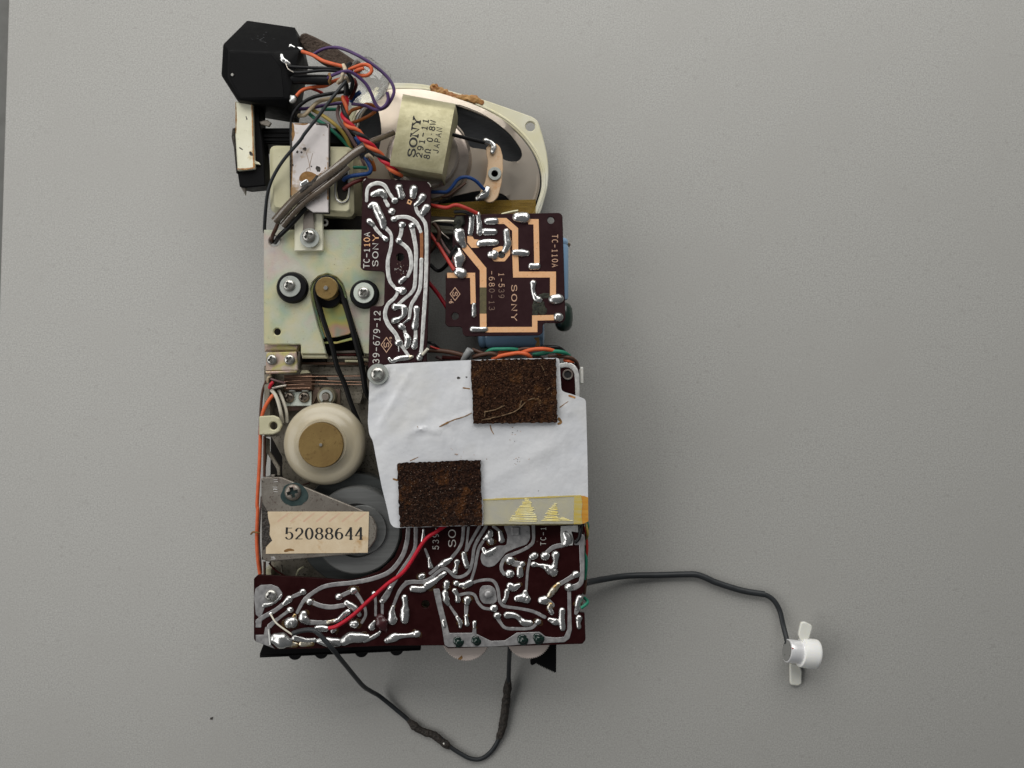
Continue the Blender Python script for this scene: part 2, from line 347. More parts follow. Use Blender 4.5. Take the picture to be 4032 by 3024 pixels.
def slab(name, r, pts, z, t, m, parent=None, holes=(), bev=.15, rd=0, label=None, circles=False):
    """flat piece: outline in photo pixels at height z (mm), t thick; holes: (x, y, radius) in the same pixels"""
    poly = rnd(P2(r, pts, z), wd(r if r else 'X', rd, z))
    hs = [circ(P2(r, [(x, y)], z)[0], wd(r, q, z)) for x, y, q in holes]
    v, f = slab_geo(poly, hs, z * .001, t * .001, bev * .001)
    return obj(name, v, f, m, parent, ang=28, label=label)
def lathe_geo(c, prof, n=64, wob=0):
    """prof: (r, z) metres from the axis outwards or any order"""
    v, f = [], []; K = len(prof)
    for r, z in prof:
        for i in range(n):
            a = 2 * math.pi * i / n; v.append(Vector((c[0] + r * math.cos(a), c[1] + r * math.sin(a), z)))
    for k in range(K - 1):
        for i in range(n):
            j = (i + 1) % n; f.append((k * n + i, k * n + j, (k + 1) * n + j, (k + 1) * n + i))
    if prof[0][0] > 1e-7: f.append(tuple(range(n)))
    if prof[-1][0] > 1e-7: f.append(tuple((K - 1) * n + i for i in range(n)))
    return v, f
def lathe(name, r, c, prof, m, parent=None, n=64, ang=30, label=None):
    """prof: (radius in photo pixels of the region, z in mm); centre c in region pixels at the height of the highest profile point"""
    zt = max(p[1] for p in prof); q = pt(r, c[0], c[1], zt)
    v, f = lathe_geo((q.x, q.y), [(max(wd(r, a, z), 1e-6), z * .001) for a, z in prof], n)
    return obj(name, v, f, m, parent, ang=ang, label=label)
def ring_geo(c, ri, ro, z, t, n=40, b=.0001):
    return lathe_geo(c, [(ri, z - t), (ri, z - b), (ri + b, z), (ro - b, z), (ro, z - b), (ro, z - t), (ri, z - t)], n)
def ring(name, r, c, ri, ro, z, t, m, parent=None, n=40, label=None):
    q = pt(r, c[0], c[1], z); v, f = ring_geo((q.x, q.y), wd(r, ri, z), wd(r, ro, z), z * .001, t * .001, n)
    return obj(name, v, f, m, parent, ang=35, label=label)
def surf(name, poly, holes, zf, t, m, parent=None, step=.002, rd=0, label=None, edge=0.0):
    """sheet with a height function: poly and holes are world xy loops, zf(x,y)->z metres, t thickness in metres"""
    if area2(poly) < 0: poly = poly[::-1]
    def dens(lp):
        o = []
        for i in range(len(lp)):
            a, b = Vector(lp[i]), Vector(lp[(i + 1) % len(lp)]); k = max(1, int((b - a).length / step))
            for j in range(k):
                q = a + (b - a) * j / k
                if edge: q = q + Vector((random.uniform(-1, 1), random.uniform(-1, 1))) * edge
                o.append(q)
        return o
    loops = [dens(poly)] + [dens(h) for h in holes]
    V, E = [], []
    for lp in loops:
        b = len(V); V += lp; E += [(b + i, b + (i + 1) % len(lp)) for i in range(len(lp))]
    def inside(q, lp):
        c = False; n = len(lp); j = n - 1
        for i in range(n):
            if (lp[i].y > q.y) != (lp[j].y > q.y) and q.x < (lp[j].x - lp[i].x) * (q.y - lp[i].y) / (lp[j].y - lp[i].y) + lp[i].x: c = not c
            j = i
        return c
    x0, x1 = min(p.x for p in poly), max(p.x for p in poly); y0, y1 = min(p.y for p in poly), max(p.y for p in poly)
    y = y0
    while y < y1:
        x = x0
        while x < x1:
            q = Vector((x + random.uniform(-.2, .2) * step, y + random.uniform(-.2, .2) * step))
            if inside(q, loops[0]) and not any(inside(q, h) for h in loops[1:]): V.append(q)
            x += step
        y += step
    vo, eo, fo, *_ = delaunay_2d_cdt(V, E, [], 0, 1e-7)
    tri = []
    for t3 in fo:
        c = sum((vo[i] for i in t3), Vector((0, 0))) / len(t3)
        if inside(c, loops[0]) and not any(inside(c, h) for h in loops[1:]): tri.append(tuple(t3))
    n = len(vo); zz = [zf(p.x, p.y) for p in vo]
    v = [Vector((p.x, p.y, z)) for p, z in zip(vo, zz)] + [Vector((p.x, p.y, z - t)) for p, z in zip(vo, zz)]
    f = list(tri) + [tuple(i + n for i in t3[::-1]) for t3 in tri]
    cnt = {}
    for t3 in tri:
        for i in range(len(t3)):
            a, b = t3[i], t3[(i + 1) % len(t3)]; cnt[(a, b)] = 1
    for a, b in list(cnt):
        if (b, a) not in cnt: f.append((b, a, a + n, b + n))
    return obj(name, v, f, m, parent, ang=50, label=label)
def hull(name, P, m, parent=None, bev=.0005, label=None, seg=2):
    bm = bmesh.new()
    for p in P: bm.verts.new(p)
    r = bmesh.ops.convex_hull(bm, input=bm.verts)
    bmesh.ops.delete(bm, geom=list({e for e in r['geom_interior'] + r['geom_unused'] if isinstance(e, bmesh.types.BMVert)}), context='VERTS')
    bmesh.ops.dissolve_limit(bm, angle_limit=math.radians(6), verts=bm.verts, edges=bm.edges)
    if bev: bmesh.ops.bevel(bm, geom=list(bm.edges), offset=bev, segments=seg, affect='EDGES', profile=.6, clamp_overlap=True)
    bm.verts.ensure_lookup_table(); v = [p.co.copy() for p in bm.verts]; f = [tuple(q.index for q in p.verts) for p in bm.faces]; bm.free()
    return obj(name, v, f, m, parent, ang=35, label=label)
def boxp(name, r, x0, y0, x1, y1, z, t, m, parent=None, bev=.2, rd=0):
    return slab(name, r, [(x0, y0), (x1, y0), (x1, y1), (x0, y1)], z, t, m, parent, bev=bev, rd=rd)
# ---- phillips screw head, shared
def screw_mesh():
    nA, nR = 96, 18; v, f = [], []
    def zz(r, a):
        z = .40 * (1 - .75 * r ** 4) if r < .97 else .06
        x, y = abs(r * math.cos(a)), abs(r * math.sin(a)); 
        d = min(max(x - .15, 0) / 1, 9) if y < x * 0 else None
        arm = (min(x, y) < .19 + .06 * max(0, .6 - max(x, y)) and max(x, y) < .66)
        mid = r < .27
        if arm or mid: z -= .62 if mid else .52
        return z
    v.append(Vector((0, 0, zz(0, 0))))
    for k in range(1, nR + 1):
        r = k / nR
        for i in range(nA):
            a = 2 * math.pi * i / nA; v.append(Vector((r * math.cos(a), r * math.sin(a), zz(r, a))))
    for i in range(nA): v.append(Vector((math.cos(2 * math.pi * i / nA), math.sin(2 * math.pi * i / nA), -.25)))
    for i in range(nA): f.append((0, 1 + i, 1 + (i + 1) % nA))
    for k in range(nR):
        for i in range(nA):
            j = (i + 1) % nA; f.append((1 + k * nA + i, 1 + k * nA + j, 1 + (k + 1) * nA + j, 1 + (k + 1) * nA + i))
    me = bpy.data.meshes.new('screw'); me.from_pydata([p * .001 for p in v], [], f); me.update()
    for p in me.polygons: p.use_smooth = True
    me.set_sharp_from_angle(angle=math.radians(38)); return me
SCREW = {}
def screw(r, c, rad, z, parent, m='steel', rz=0.3, name='screw', label=None):
    if m not in SCREW:
        me = screw_mesh(); me.materials.append(M[m]); SCREW[m] = me
    o = bpy.data.objects.new(name, SCREW[m]); COL.objects.link(o); q = pt(r, c[0], c[1], z); WP[o] = q
    o.parent = parent; o.location = q - WP[parent]; s = wd(r, rad, z) * 1000; o.scale = (s, s, s); o.rotation_euler = (0, 0, rz)
    if label: o['label'] = label
    return o
# ---- stroke lettering
def arc(cx, cy, rx, ry, a0, a1, n=12): return [(cx + rx * math.cos(math.radians(a0 + (a1 - a0) * i / n)), cy + ry * math.sin(math.radians(a0 + (a1 - a0) * i / n))) for i in range(n + 1)]
G = {'0': [arc(.5, .5, .42, .5, 90, 450, 20)], '1': [[(.25, .8), (.5, 1), (.5, 0)], [(.22, 0), (.78, 0)]],
     '2': [arc(.5, .70, .40, .30, 170, -35, 10) + [(.08, .03)], [(.06, .03), (.92, .03)]],
     '3': [arc(.46, .75, .38, .25, 150, -90, 9), arc(.46, .26, .44, .26, 90, -150, 10)],
     '4': [[(.72, 0), (.72, 1)], [(.70, 1), (.05, .30), (.97, .30)], [(.5, 0), (.94, 0)]],
     '5': [[(.85, 1), (.2, 1)], [(.2, 1), (.16, .52)], arc(.46, .32, .44, .32, 130, -150, 12)],
     '6': [arc(.5, .30, .40, .30, 90, 450, 16), arc(.62, .42, .54, .56, 75, 190, 9)],
     '7': [[(.05, 1), (.95, 1), (.35, 0)]], '8': [arc(.5, .76, .35, .24, 90, 450, 16), arc(.5, .26, .43, .26, 90, 450, 16)],
     '9': [arc(.5, .70, .40, .30, 90, 450, 16), arc(.38, .58, .54, .56, -105, 10, 9)],
     '-': [[(.12, .48), (.88, .48)]], '.': [[(.45, .42), (.55, .42)]], ' ': [],
     'T': [[(.02, 1), (.98, 1)], [(.5, 1), (.5, 0)]], 'C': [arc(.55, .5, .47, .5, 55, 305, 14)],
     'A': [[(.04, 0), (.5, 1), (.96, 0)], [(.22, .36), (.78, .36)]],
     'S': [arc(.5, .75, .40, .25, 20, 180, 8) + arc(.5, .26, .42, .27, 110, -160, 11)], 'O': [arc(.5, .5, .48, .5, 90, 450, 20)],
     'N': [[(.08, 0), (.08, 1), (.92, 0), (.92, 1)]], 'Y': [[(.04, 1), (.5, .48), (.96, 1)], [(.5, .48), (.5, 0)]],
     'J': [[(.75, 1), (.75, .25)] + arc(.43, .25, .32, .25, 0, -170, 7)], 'P': [[(.12, 0), (.12, 1)], [(.12, 1), (.5, 1)] + arc(.55, .74, .36, .26, 90, -90, 8) + [(.12, .48)]],
     'W': [[(.02, 1), (.26, 0), (.5, .8), (.74, 0), (.98, 1)]],
     'R': [arc(.5, .56, .40, .44, -125, -415, 16), [(.02, .05), (.27, .05), (.27, .2)], [(.98, .05), (.73, .05), (.73, .2)]]}
SERIF = {'N': [(-.1, .3, 0), (-.1, .3, 1), (.7, 1.08, 1)], 'Y': [(-.12, .3, 1), (.7, 1.12, 1), (.3, .7, 0)], 'S': [], 'O': []}
def text(r, s, p0, p1, h, z, m, parent, w=.12, contrast=None, serif=False, fill=.72, name='lettering', label=None, only=None, up=None):
    """baseline from p0 to p1 (photo pixels of the region), letters h tall; tops lie to the left of the reading direction"""
    p0, p1 = Vector(p0), Vector(p1); u = (p1 - p0); adv = u.length / len(s); u.normalize()
    vv = Vector((u.y, -u.x)); v, f = [], []
    for i, ch in enumerate(s):
        if only and i not in only: continue
        st = [list(q) for q in G[ch]]
        if serif: st += [[(a, y), (b, y)] for a, b, y in SERIF.get(ch, [])]
        for k in st:
            Q = []
            for j, (gx, gy) in enumerate(k):
                q = p0 + u * (adv * (i + .5 - fill / 2 + gx * fill)) + vv * (gy * h)
                if contrast:
                    a, b = k[max(j - 1, 0)], k[min(j + 1, len(k) - 1)]; dx, dy = (b[0] - a[0]) * adv * fill, (b[1] - a[1]) * h
                    c = abs(dy) / max(1e-6, math.hypot(dx, dy)); ww = h * (contrast[0] + (contrast[1] - contrast[0]) * c ** 1.6)
                else: ww = h * w
                Q.append((*pt(r, q.x, q.y, z), wd(r, ww, z)))
            # plain flat ribbon
            n0 = len(v)
            for j, q in enumerate(Q):
                a, b = Q[max(j - 1, 0)], Q[min(j + 1, len(Q) - 1)]; t = Vector((b[0] - a[0], b[1] - a[1], 0)).normalized()
                nx = Vector((-t.y, t.x, 0)) * q[3] / 2; e = t * q[3] * .3 * (-1 if j == 0 else 1 if j == len(Q) - 1 else 0)
                c = Vector(q[:3]) + e + Vector((0, 0, .00003 + .000004 * len(v) / 40)); v += [c - nx, c + nx]
            for j in range(len(Q) - 1): f.append((n0 + 2 * j, n0 + 2 * j + 1, n0 + 2 * j + 3, n0 + 2 * j + 2))
    return obj(name, v, f, m, parent, smooth=False, label=label)
def diamond(r, c, wx, wy, z, m, parent, rot):
    """outlined diamond with an S lying in it"""
    v, f = [], []
    x, y = c; ring_o = [(x, y - wy), (x + wx, y), (x, y + wy), (x - wx, y)]
    for k in (1.0, .84):
        v += [pt(r, x + (a - x) * k, y + (b - y) * k, z) + Vector((0, 0, .00004)) for a, b in ring_o]
    for i in range(4): f.append((i, (i + 1) % 4, 4 + (i + 1) % 4, 4 + i))
    d = obj('emblem', v, f, m, parent, smooth=False)
    if rot > 0: text(r, 'S', (x - wx * .42, y - wy * .38), (x - wx * .42, y + wy * .38), wx * .84, z, m, d, w=.16, fill=.9)
    else: text(r, 'S', (x + wx * .42, y + wy * .38), (x + wx * .42, y - wy * .38), wx * .84, z, m, d, w=.16, fill=.9)
    return d
# ================================================================ setting
def struct(o): o['kind'] = 'structure'; return o
tl0, tl1 = pt('X', 33, 0, 0), pt('X', 0, 1100, 0); dv = (tl1 - tl0)
a, b = tl0 - dv * 3, tl0 + dv * 5
v, f = slab_geo([Vector((a.x, a.y)), Vector((b.x, b.y)), Vector((.55, b.y)), Vector((.55, a.y))], [], 0.0, .02, .0006)
tab = struct(obj('table', v, f, 'table', ang=60))
v, f = slab_geo([Vector((-2.5, -2)), Vector((2.5, -2)), Vector((2.5, 2)), Vector((-2.5, 2))], [], -.72, .02, .001)
struct(obj('floor', v, f, 'floor'))

# ================================================================ cassette mechanism
mech = thing('cassette_mechanism', 'stripped cassette transport with iridescent motor plate, brass pulley, belt and two flywheels', 'tape mechanism', pt('X', 1300, 1650, 0))
slab('chassis', 'X', [(1075, 1000), (1540, 1000), (1560, 1440), (2240, 1450), (2240, 2440), (1100, 2440), (1060, 2250), (1068, 1400)], 17, 16.5, 'blackm', mech, bev=.4)
slab('deck_plate', 'X', [(1055, 1400), (1500, 1400), (1520, 1700), (1560, 2300), (1070, 2310), (1062, 2000), (1110, 1990), (1112, 1800), (1058, 1700)], 21, 1.2, 'dirty', mech)
slab('side_wall', 'X', [(1040, 1440), (1062, 1440), (1062, 1720), (1040, 1720)], 30, 29.5, 'dirty', mech)
slab('side_wall', 'X', [(1040, 2240), (1068, 2240), (1075, 2460), (1048, 2460)], 26, 25.5, 'cream', mech)
plate_o = [(105, 150), (1560, 150), (1560, 1505), (1195, 1505), (1110, 1230), (1030, 960), (1000, 840), (965, 740), (900, 668), (800, 627), (700, 660), (640, 720), (607, 800),
           (640, 960), (700, 1200), (745, 1330), (790, 1503), (510, 1503), (510, 1400), (105, 1400)]
plate = slab('motor_plate', 'D', plate_o, 33, 1.2, 'zinc', mech, holes=[(222, 275, 58), (253, 1262, 38)], bev=.35, rd=14)
slab('plate_lip', 'D', [(512, 1500), (790, 1500), (800, 1552), (525, 1552)], 31.9, 3, 'cream', mech, bev=.5)
slab('plate_lip', 'D', [(1195, 1500), (1420, 1500), (1420, 1535), (1200, 1535)], 31.9, 3, 'cream', mech, bev=.5)
slab('plate_lip', 'D', [(110, 1398), (510, 1398), (480, 1480), (112, 1480)], 30.5, 4, 'gold', mech, bev=.8)
boxp('dark_filler', 'D', 330, 0, 1500, 1330, 28.5, 26, 'blackm', mech, bev=.5, rd=60)  # black block, widened to stand in for shade in the gaps round the can
slab('recess_plate', 'D', [(690, 965), (965, 955), (1070, 1230), (1050, 1285), (900, 1320), (770, 1332), (738, 1250)], 30.6, .8, 'irid', mech, bev=.2, rd=40)
slab('recess_plate', 'D', [(735, 1372), (900, 1370), (1065, 1325), (1075, 1350), (900, 1392), (740, 1392)], 30.7, .8, 'irid', mech, bev=.1)
rim = [(760, 1330), (715, 1180), (655, 950), (632, 820), (660, 730), (720, 670), (800, 648), (880, 675), (950, 745), (985, 830), (1015, 960), (1085, 1215)]
P = [(*pt('D', x, y, 31.6), wd('D', 24, 31.6)) for x, y in rim]
v, f = bead_geo(P, .5, .6, True, 0); obj('slot_rim', v, f, 'rimg', mech)
# rubber mounts
for c, ro, wc, wr, wm, sc_, sr in (((408, 777), 172, (393, 767), 115, 'washer', (382, 758), 64), ((1197, 850), 158, (1195, 838), 112, 'washg', (1195, 838), 66)):
    g = lathe('grommet', 'D', c, [(30, 32), (ro, 32.2), (ro, 34.5), (ro - 15, 35.6), (ro - 50, 35.8), (30, 35.8)], 'rubber', mech)
    ring('washer', 'D', wc, 20, wr, 36.3, .6, wm, g); screw('D', sc_, sr, 36.6, g, rz=.5 if wr > 113 else .75)
# pulley
pu = lathe('pulley', 'D', (787, 785), [(.5, 38.6), (116, 38.6), (121, 38.3), (121, 36.4), (110, 36.2), (110, 33.8), (122, 33.6), (122, 31)], 'brass', mech)
lathe('shaft', 'D', (780, 783), [(.5, 39.3), (21, 39.3), (25, 39.1), (25, 37)], 'steel', pu, n=24)
lathe('pulley_guard', 'D', (800, 850), [(.5, 33.4), (150, 33.4), (152, 30.5)], 'rubber', mech)
# belt: two straight strands, the loop round the pulley and round the flywheel
def beltline(pts, w0):
    C = [Vector(c) for c in cr([tuple(pt(*p)) for p in pts], .0015)]
    return sweep(C, [wd('X', w0, 33) / 2] * len(C), 8, 1.0)
v, f = beltline([('D', 705, 960, 35), ('D', 760, 1150, 34.6), ('D', 850, 1420, 34), ('Q', 1450, 380, 33), ('Q', 1570, 650, 32), ('Q', 1690, 1010, 31), ('G', 1105, 770, 30), ('G', 1150, 900, 29)], 20)
v2, f2 = beltline([('D', 975, 900, 35), ('D', 1050, 1150, 34.6), ('D', 1110, 1380, 34), ('Q', 1845, 200, 33.2), ('Q', 1900, 500, 32), ('Q', 1950, 800, 31), ('H', 140, 500, 29)], 23)
v3, f3 = beltline([('D', 705, 965, 35), ('D', 672, 850, 35), ('D', 672, 760, 35), ('D', 720, 690, 35), ('D', 795, 664, 35), ('D', 870, 690, 35), ('D', 915, 760, 35), ('D', 940, 820, 35), ('D', 975, 905, 35)], 16)
n1, n2 = len(v), len(v) + len(v2)
obj('belt', v + v2 + v3, f + [tuple(i + n1 for i in q) for q in f2] + [tuple(i + n2 for i in q) for q in f3], 'belt', mech)
# small screwed bracket on the left and things round it
br = slab('bracket', 'Q', [(212, 125), (735, 108), (765, 435), (200, 445)], 33, 1.2, 'gold', mech, bev=.3, rd=20)
screw('Q', (310, 250), 92, 33.6, br, rz=.15); screw('Q', (617, 250), 92, 33.6, br, rz=.85)
slab('bracket_lip', 'Q', [(765, 108), (805, 108), (800, 250), (770, 440)], 31.5, 5, 'aged', br, bev=.3)
wire('bracket_lip', [('Q', 215, 470, 32), ('Q', 480, 462, 32), ('Q', 745, 445, 32)], 13, 'gold', parent=br)
# dark bars behind the belt
for pts, z, m in (([(820, 205), (1250, 205), (1260, 300), (830, 300)], 26, 'blackm'), ([(1310, 188), (1912, 195), (1915, 238), (1312, 235)], 28, 'dirty'), ([(1580, 252), (1915, 258), (1915, 296), (1585, 292)], 28.6, 'cream'),
                  ([(790, 290), (1990, 295), (1990, 345), (800, 330)], 27, 'phend'), ([(1430, 95), (1770, 80), (1775, 130), (1440, 140)], 26, 'hub'), ([(1430, 145), (1770, 140), (1775, 180), (1440, 182)], 25.5, 'maroon'),
                  ([(950, 365), (1960, 365), (1960, 525), (980, 515)], 24, 'dirty'), ([(1250, 545), (1900, 530), (1900, 600), (1300, 605)], 25, 'aged'), ([(1915, 225), (1990, 230), (1990, 270), (1915, 268)], 28, 'cream'),
                  ([(1740, 810), (1900, 810), (1890, 900), (1850, 1020), (1740, 1010)], 25, 'dirty'), ([(1010, 740), (1150, 720), (1150, 780), (1020, 1050)], 24, 'pinkz'), ([(830, 430), (930, 430), (980, 480), (800, 500)], 28, 'cream')):
    slab('bar', 'Q', pts, z, 2.2, m, mech, bev=.2)
slab('deck_plate', 'Q', [(1000, 740), (1500, 760), (1500, 1100), (560, 1150), (540, 1060), (1000, 1060)], 22.2, .8, 'pinkz', mech)
# leaf switch stack
ls = slab('leaf_switch', 'Q', [(525, 515), (1010, 510), (1015, 780), (520, 780)], 28, 5, 'phend', mech, bev=.2)
for y in (528, 580, 640, 700, 735): slab('insulator', 'Q', [(535, y - 14), (1005, y - 16), (1008, y + 18), (535, y + 18)], 28.8, 1, 'phend', ls, bev=.1)
for pp in ([(530, 552), (1000, 542), (1500, 538), (1900, 532)], [(520, 632), (700, 618), (1000, 608), (1500, 628), (1900, 640)], [(540, 690), (1000, 672), (1500, 680), (1900, 684)], [(560, 750), (980, 742)]):
    wire('contact_leaf', [('Q', x, y, 29.3) for x, y in pp], 3.2, 'leafc', parent=ls, sides=6)
sp = slab('switch_plate', 'Q', [(530, 815), (1000, 800), (1000, 1055), (560, 1060), (530, 1000)], 26.5, 1, 'washg', mech, bev=.2)
screw('Q', (610, 910), 92, 27, sp, 'steeld', .2); screw('Q', (872, 905), 96, 27, sp, 'steeld', .6)
for x in (660, 890): boxp('switch_nut', 'Q', x - 55, 768, x + 55, 808, 28, 1.2, 'washer', sp, bev=.3, rd=12)
ro = lathe('roller', 'Q', (1258, 890), [(40, 27), (150, 27), (165, 26.4), (165, 23)], 'olivep', mech)
q = pt('Q', 1250, 890, 28); cl = []
outer = [(q.x + wd('Q', 120, 28) * math.cos(math.radians(a)), q.y + wd('Q', 120, 28) * math.sin(math.radians(a))) for a in range(-55, 236, 10)]
inner = [(q.x + wd('Q', 74, 28) * math.cos(math.radians(a)), q.y + wd('Q', 74, 28) * math.sin(math.radians(a))) for a in range(235, -56, -10)]
v, f = slab_geo([Vector(p) for p in outer + inner], [], .0277, .0006, .0001); obj('clip', v, f, 'washer', ro)
lathe('shaft', 'Q', (1240, 900), [(.5, 28.6), (55, 28.6), (62, 28.3), (62, 26)], 'hub', ro, n=32)
# tab with a hole on the left edge
slab('mounting_tab', 'G', [(165, 685), (300, 677), (352, 700), (380, 768), (355, 830), (300, 856), (165, 860)], 34, 1.3, 'cream', mech, holes=[(300, 775, 37)], bev=.35, rd=12)
slab('side_wall', 'G', [(165, 690), (200, 688), (200, 856), (165, 858)], 33, 32, 'dirty', mech)
slab('lever', 'G', [(215, 880), (262, 900), (262, 1010), (360, 1160), (362, 1240), (335, 1240), (330, 1180), (240, 1030), (215, 1240), (205, 1240)], 27, 1.2, 'dirty', mech, bev=.2)
# cream flywheel
fw = lathe('cream_flywheel', 'G', (757, 950), [(30, 36.4), (228, 36.4), (236, 36.2), (262, 35.0), (300, 34.6), (345, 34.0), (372, 33.0), (383, 31.6), (385, 29.8), (378, 28), (250, 27.5)], 'nylon', mech, n=96, ang=60)
ring('collar', 'G', (752, 945), 205, 232, 36.75, 1, 'nylon', fw, n=72)
bd = lathe('brass_disc', 'G', (743, 955), [(.5, 38.0), (204, 38.0), (210, 37.7), (210, 36)], 'brass', fw, n=80)
lathe('shaft', 'G', (740, 952), [(.5, 38.8), (14, 38.8), (17, 38.5), (17, 37)], 'steel', fw, n=20)
# grey flywheel with its lower rim
gf = lathe('grey_flywheel', 'I', (1435, 755), [(.5, 30.2), (322, 30.2), (338, 31.6), (528, 31.6), (546, 31.0), (550, 30.4), (550, 25)], 'fly', mech, n=128)
lathe('flywheel_rim', 'I', (1400, 735), [(.5, 26.5), (690, 26.5), (700, 26), (700, 20)], 'flyd', gf, n=128)
lathe('bearing', 'I', (1500, 750), [(.5, 33), (300, 33), (306, 32.6), (306, 30)], 'fly', gf, n=80)
# bracket over the flywheel
bk = slab('flywheel_bracket', 'I', [(272, 95), (490, 90), (1000, 300), (1520, 512), (1640, 600), (1692, 720), (1672, 870), (1590, 985), (1460, 1045), (900, 1095), (330, 1145), (264, 1120), (262, 600)], 36, 1.2, 'aged', mech, bev=.3, rd=30)
slab('bracket_leg', 'I', [(240, 110), (300, 108), (300, 1130), (245, 1125)], 35.6, 34, 'aged', bk, bev=1.2)
boxp('bracket_tongue', 'I', 372, 60, 415, 96, 35.9, 1.2, 'aged', bk)
random.seed(5)
tp = [(640 + (172 + random.uniform(-12, 12)) * math.cos(t * math.pi / 12) + (20 if -1 < t else 0), 312 + (145 + random.uniform(-10, 10)) * math.sin(t * math.pi / 12)) for t in range(24)]
slab('lacquer', 'I', tp, 36.12, .2, 'teal', bk, bev=.08, rd=30)
screw('I', (643, 280), 103, 36.2, bk, 'aged', .25)
for (x, y) in ((140 + 285, 125), (430, 150), (420, 215), (425, 240), (430, 270), (395, 1085), (400, 1110)):
    wire('scratch', [('I', x - 26, y, 36.05), ('I', x + 26, y + random.uniform(-4, 4), 36.05)], 1.6, 'alu', parent=bk, sides=6)
# spring and pin in the gap under the bracket
wire('pin', [('I', 690, 1310, 24), ('I', 720, 1240, 25), ('I', 780, 1205, 25)], 9, 'cream', parent=mech)
wire('pin', [('I', 500, 1180, 24), ('I', 505, 1265, 24)], 8, 'dirty', parent=mech)
wire('pin', [('I', 345, 1160, 27), ('I', 430, 1250, 26), ('I', 560, 1330, 25)], 7, 'maroon', parent=mech)
wire('pin', [('G', 560, 1330, 27), ('G', 640, 1305, 27)], 7, 'brown', parent=mech)

# serial number sticker
lb = slab('serial_label', 'I', [(328, 520), (900, 519), (1590, 521), (1583, 800), (1575, 1032), (800, 1040), (305, 1046), (308, 962), (350, 915), (385, 882), (352, 810), (358, 690), (335, 605)], 36.25, .16, 'label', None, bev=.04)
tag(lb, 'torn cream paper sticker with the number 52088644 in black serif digits', 'label')
text('I', '52088644', (535, 864), (1528, 862), 140, 36.25, 'ink', lb, contrast=(.05, .20), fill=.78)
random.seed(3)
for k in range(7):
    x = 500 + k * 160; y = 680
    bead('stripe', 'I', [(x - 40, 640, 26), (x + 60, 560, 22), (x + 90, 540, 12)], 36.25, 'pinkp', lb, k=.006, lump=.2)
bead('stain', 'I', [(545, 1010, 30), (600, 995, 44), (650, 1000, 20)], 36.25, 'rust', lb, k=.01)
ad = slab('adhesive_residue', 'I', [(255, 400), (330, 520), (340, 600), (362, 690), (356, 810), (388, 882), (345, 920), (275, 1000), (258, 900)], 36.08, .1, 'gum', None, bev=.03)
tag(ad, 'black glue residue at the torn end of the serial sticker', 'residue')

# ================================================================ motor and strap
mo = thing('motor', 'cream metal motor can with rounded corners above the motor plate', 'motor', pt('C', 900, 1000, 0))
slab('motor_can', 'C', [(437, 606), (1345, 622), (1362, 1388), (445, 1340)], 36, 33, 'cream', mo, bev=1.6, rd=75)
slab('can_rim', 'C', [(470, 640), (1310, 655), (1325, 1345), (485, 1300)], 36.7, 1, 'cream', mo, bev=.45, rd=60)
wire('grommet_loop', [('C', x, y, 37.2) for x, y in ((1168, 960), (1160, 1100), (1180, 1205), (1235, 1240), (1295, 1210), (1312, 1120), (1308, 900))], 8, 'steel', parent=mo)
slab('opening', 'C', [(1185, 920), (1295, 900), (1300, 1120), (1280, 1195), (1235, 1222), (1195, 1190), (1178, 1100)], 36.85, .3, 'blackm', mo, bev=.05)  # flat black plate standing in for the dark inside of the can
boxp('motor_base', 'C', 330, 425, 1330, 600, 30, 28, 'black', mo, bev=.4)  # black base, run further right to stand in for shade behind the wires
for y in (470, 520, 560): wire('rib', [('C', 335, y, 30.2), ('C', 700, y + 3, 30.2)], 7, 'black', parent=mo)
st = thing('metal_strap', 'whitish strap with brown stains lying across the cream motor can', 'strap', pt('C', 890, 850, 0))
slab('backing', 'C', [(686, 362), (1104, 378), (1100, 1360), (915, 1356), (800, 1270), (668, 1196), (664, 700)], 38.4, 1.0, 'gum', st, bev=.1)
slab('strip', 'C', [(694, 368), (1090, 384), (1086, 1346), (918, 1343), (800, 1260), (682, 1190), (690, 800)], 39.2, .8, 'strap', st, bev=.2)
slab('tab', 'C', [(722, 1372), (918, 1355), (1030, 1350), (1030, 1400), (1028, 1520), (1030, 1660), ('D', 752, 380), ('D', 440, 383), ('D', 440, 150)], 35.0, 1.3, 'silver', st, bev=.3, rd=14)
slab('link', 'C', [(835, 1180), (912, 1180), (922, 1345), (935, 1540), (808, 1540), (820, 1330)], 36.0, .7, 'hub', st, bev=.15)
ring('eyelet', 'C', (1045, 1455), 20, 42, 34, 1, 'steel', st)
ring('washer', 'D', (605, 240), 20, 106, 36.6, .9, 'washer', st); screw('D', (597, 218), 72, 37.0, st, rz=.45)
random.seed(8)
rp = [(770, 1005), (768, 960), (800, 915), (845, 895), (905, 905), (960, 935), (970, 965), (930, 1000), (880, 1020), (830, 1000)]
slab('rust_patch', 'C', rp, 39.26, .06, 'rust', st, bev=.02, rd=20)
for x, y, s in ((832, 655, 26), (748, 688, 20), (980, 868, 40), (793, 690, 12), (700, 830, 14), (900, 845, 12)):
    slab('stain', 'C', [(x + s * random.uniform(.5, 1.2) * math.cos(t), y + s * random.uniform(.5, 1.2) * math.sin(t)) for t in (0, 1, 2.1, 3.2, 4.2, 5.2)], 39.25, .05, 'gum', st, bev=.01)
for pp in ([(915, 700), (890, 800), (880, 850), (850, 870), (848, 900)], [(845, 690), (875, 800), (890, 890)]):
    wire('hair_crack', [('C', x, y, 39.25) for x, y in pp], 1.3, 'rust', parent=st, sides=6)
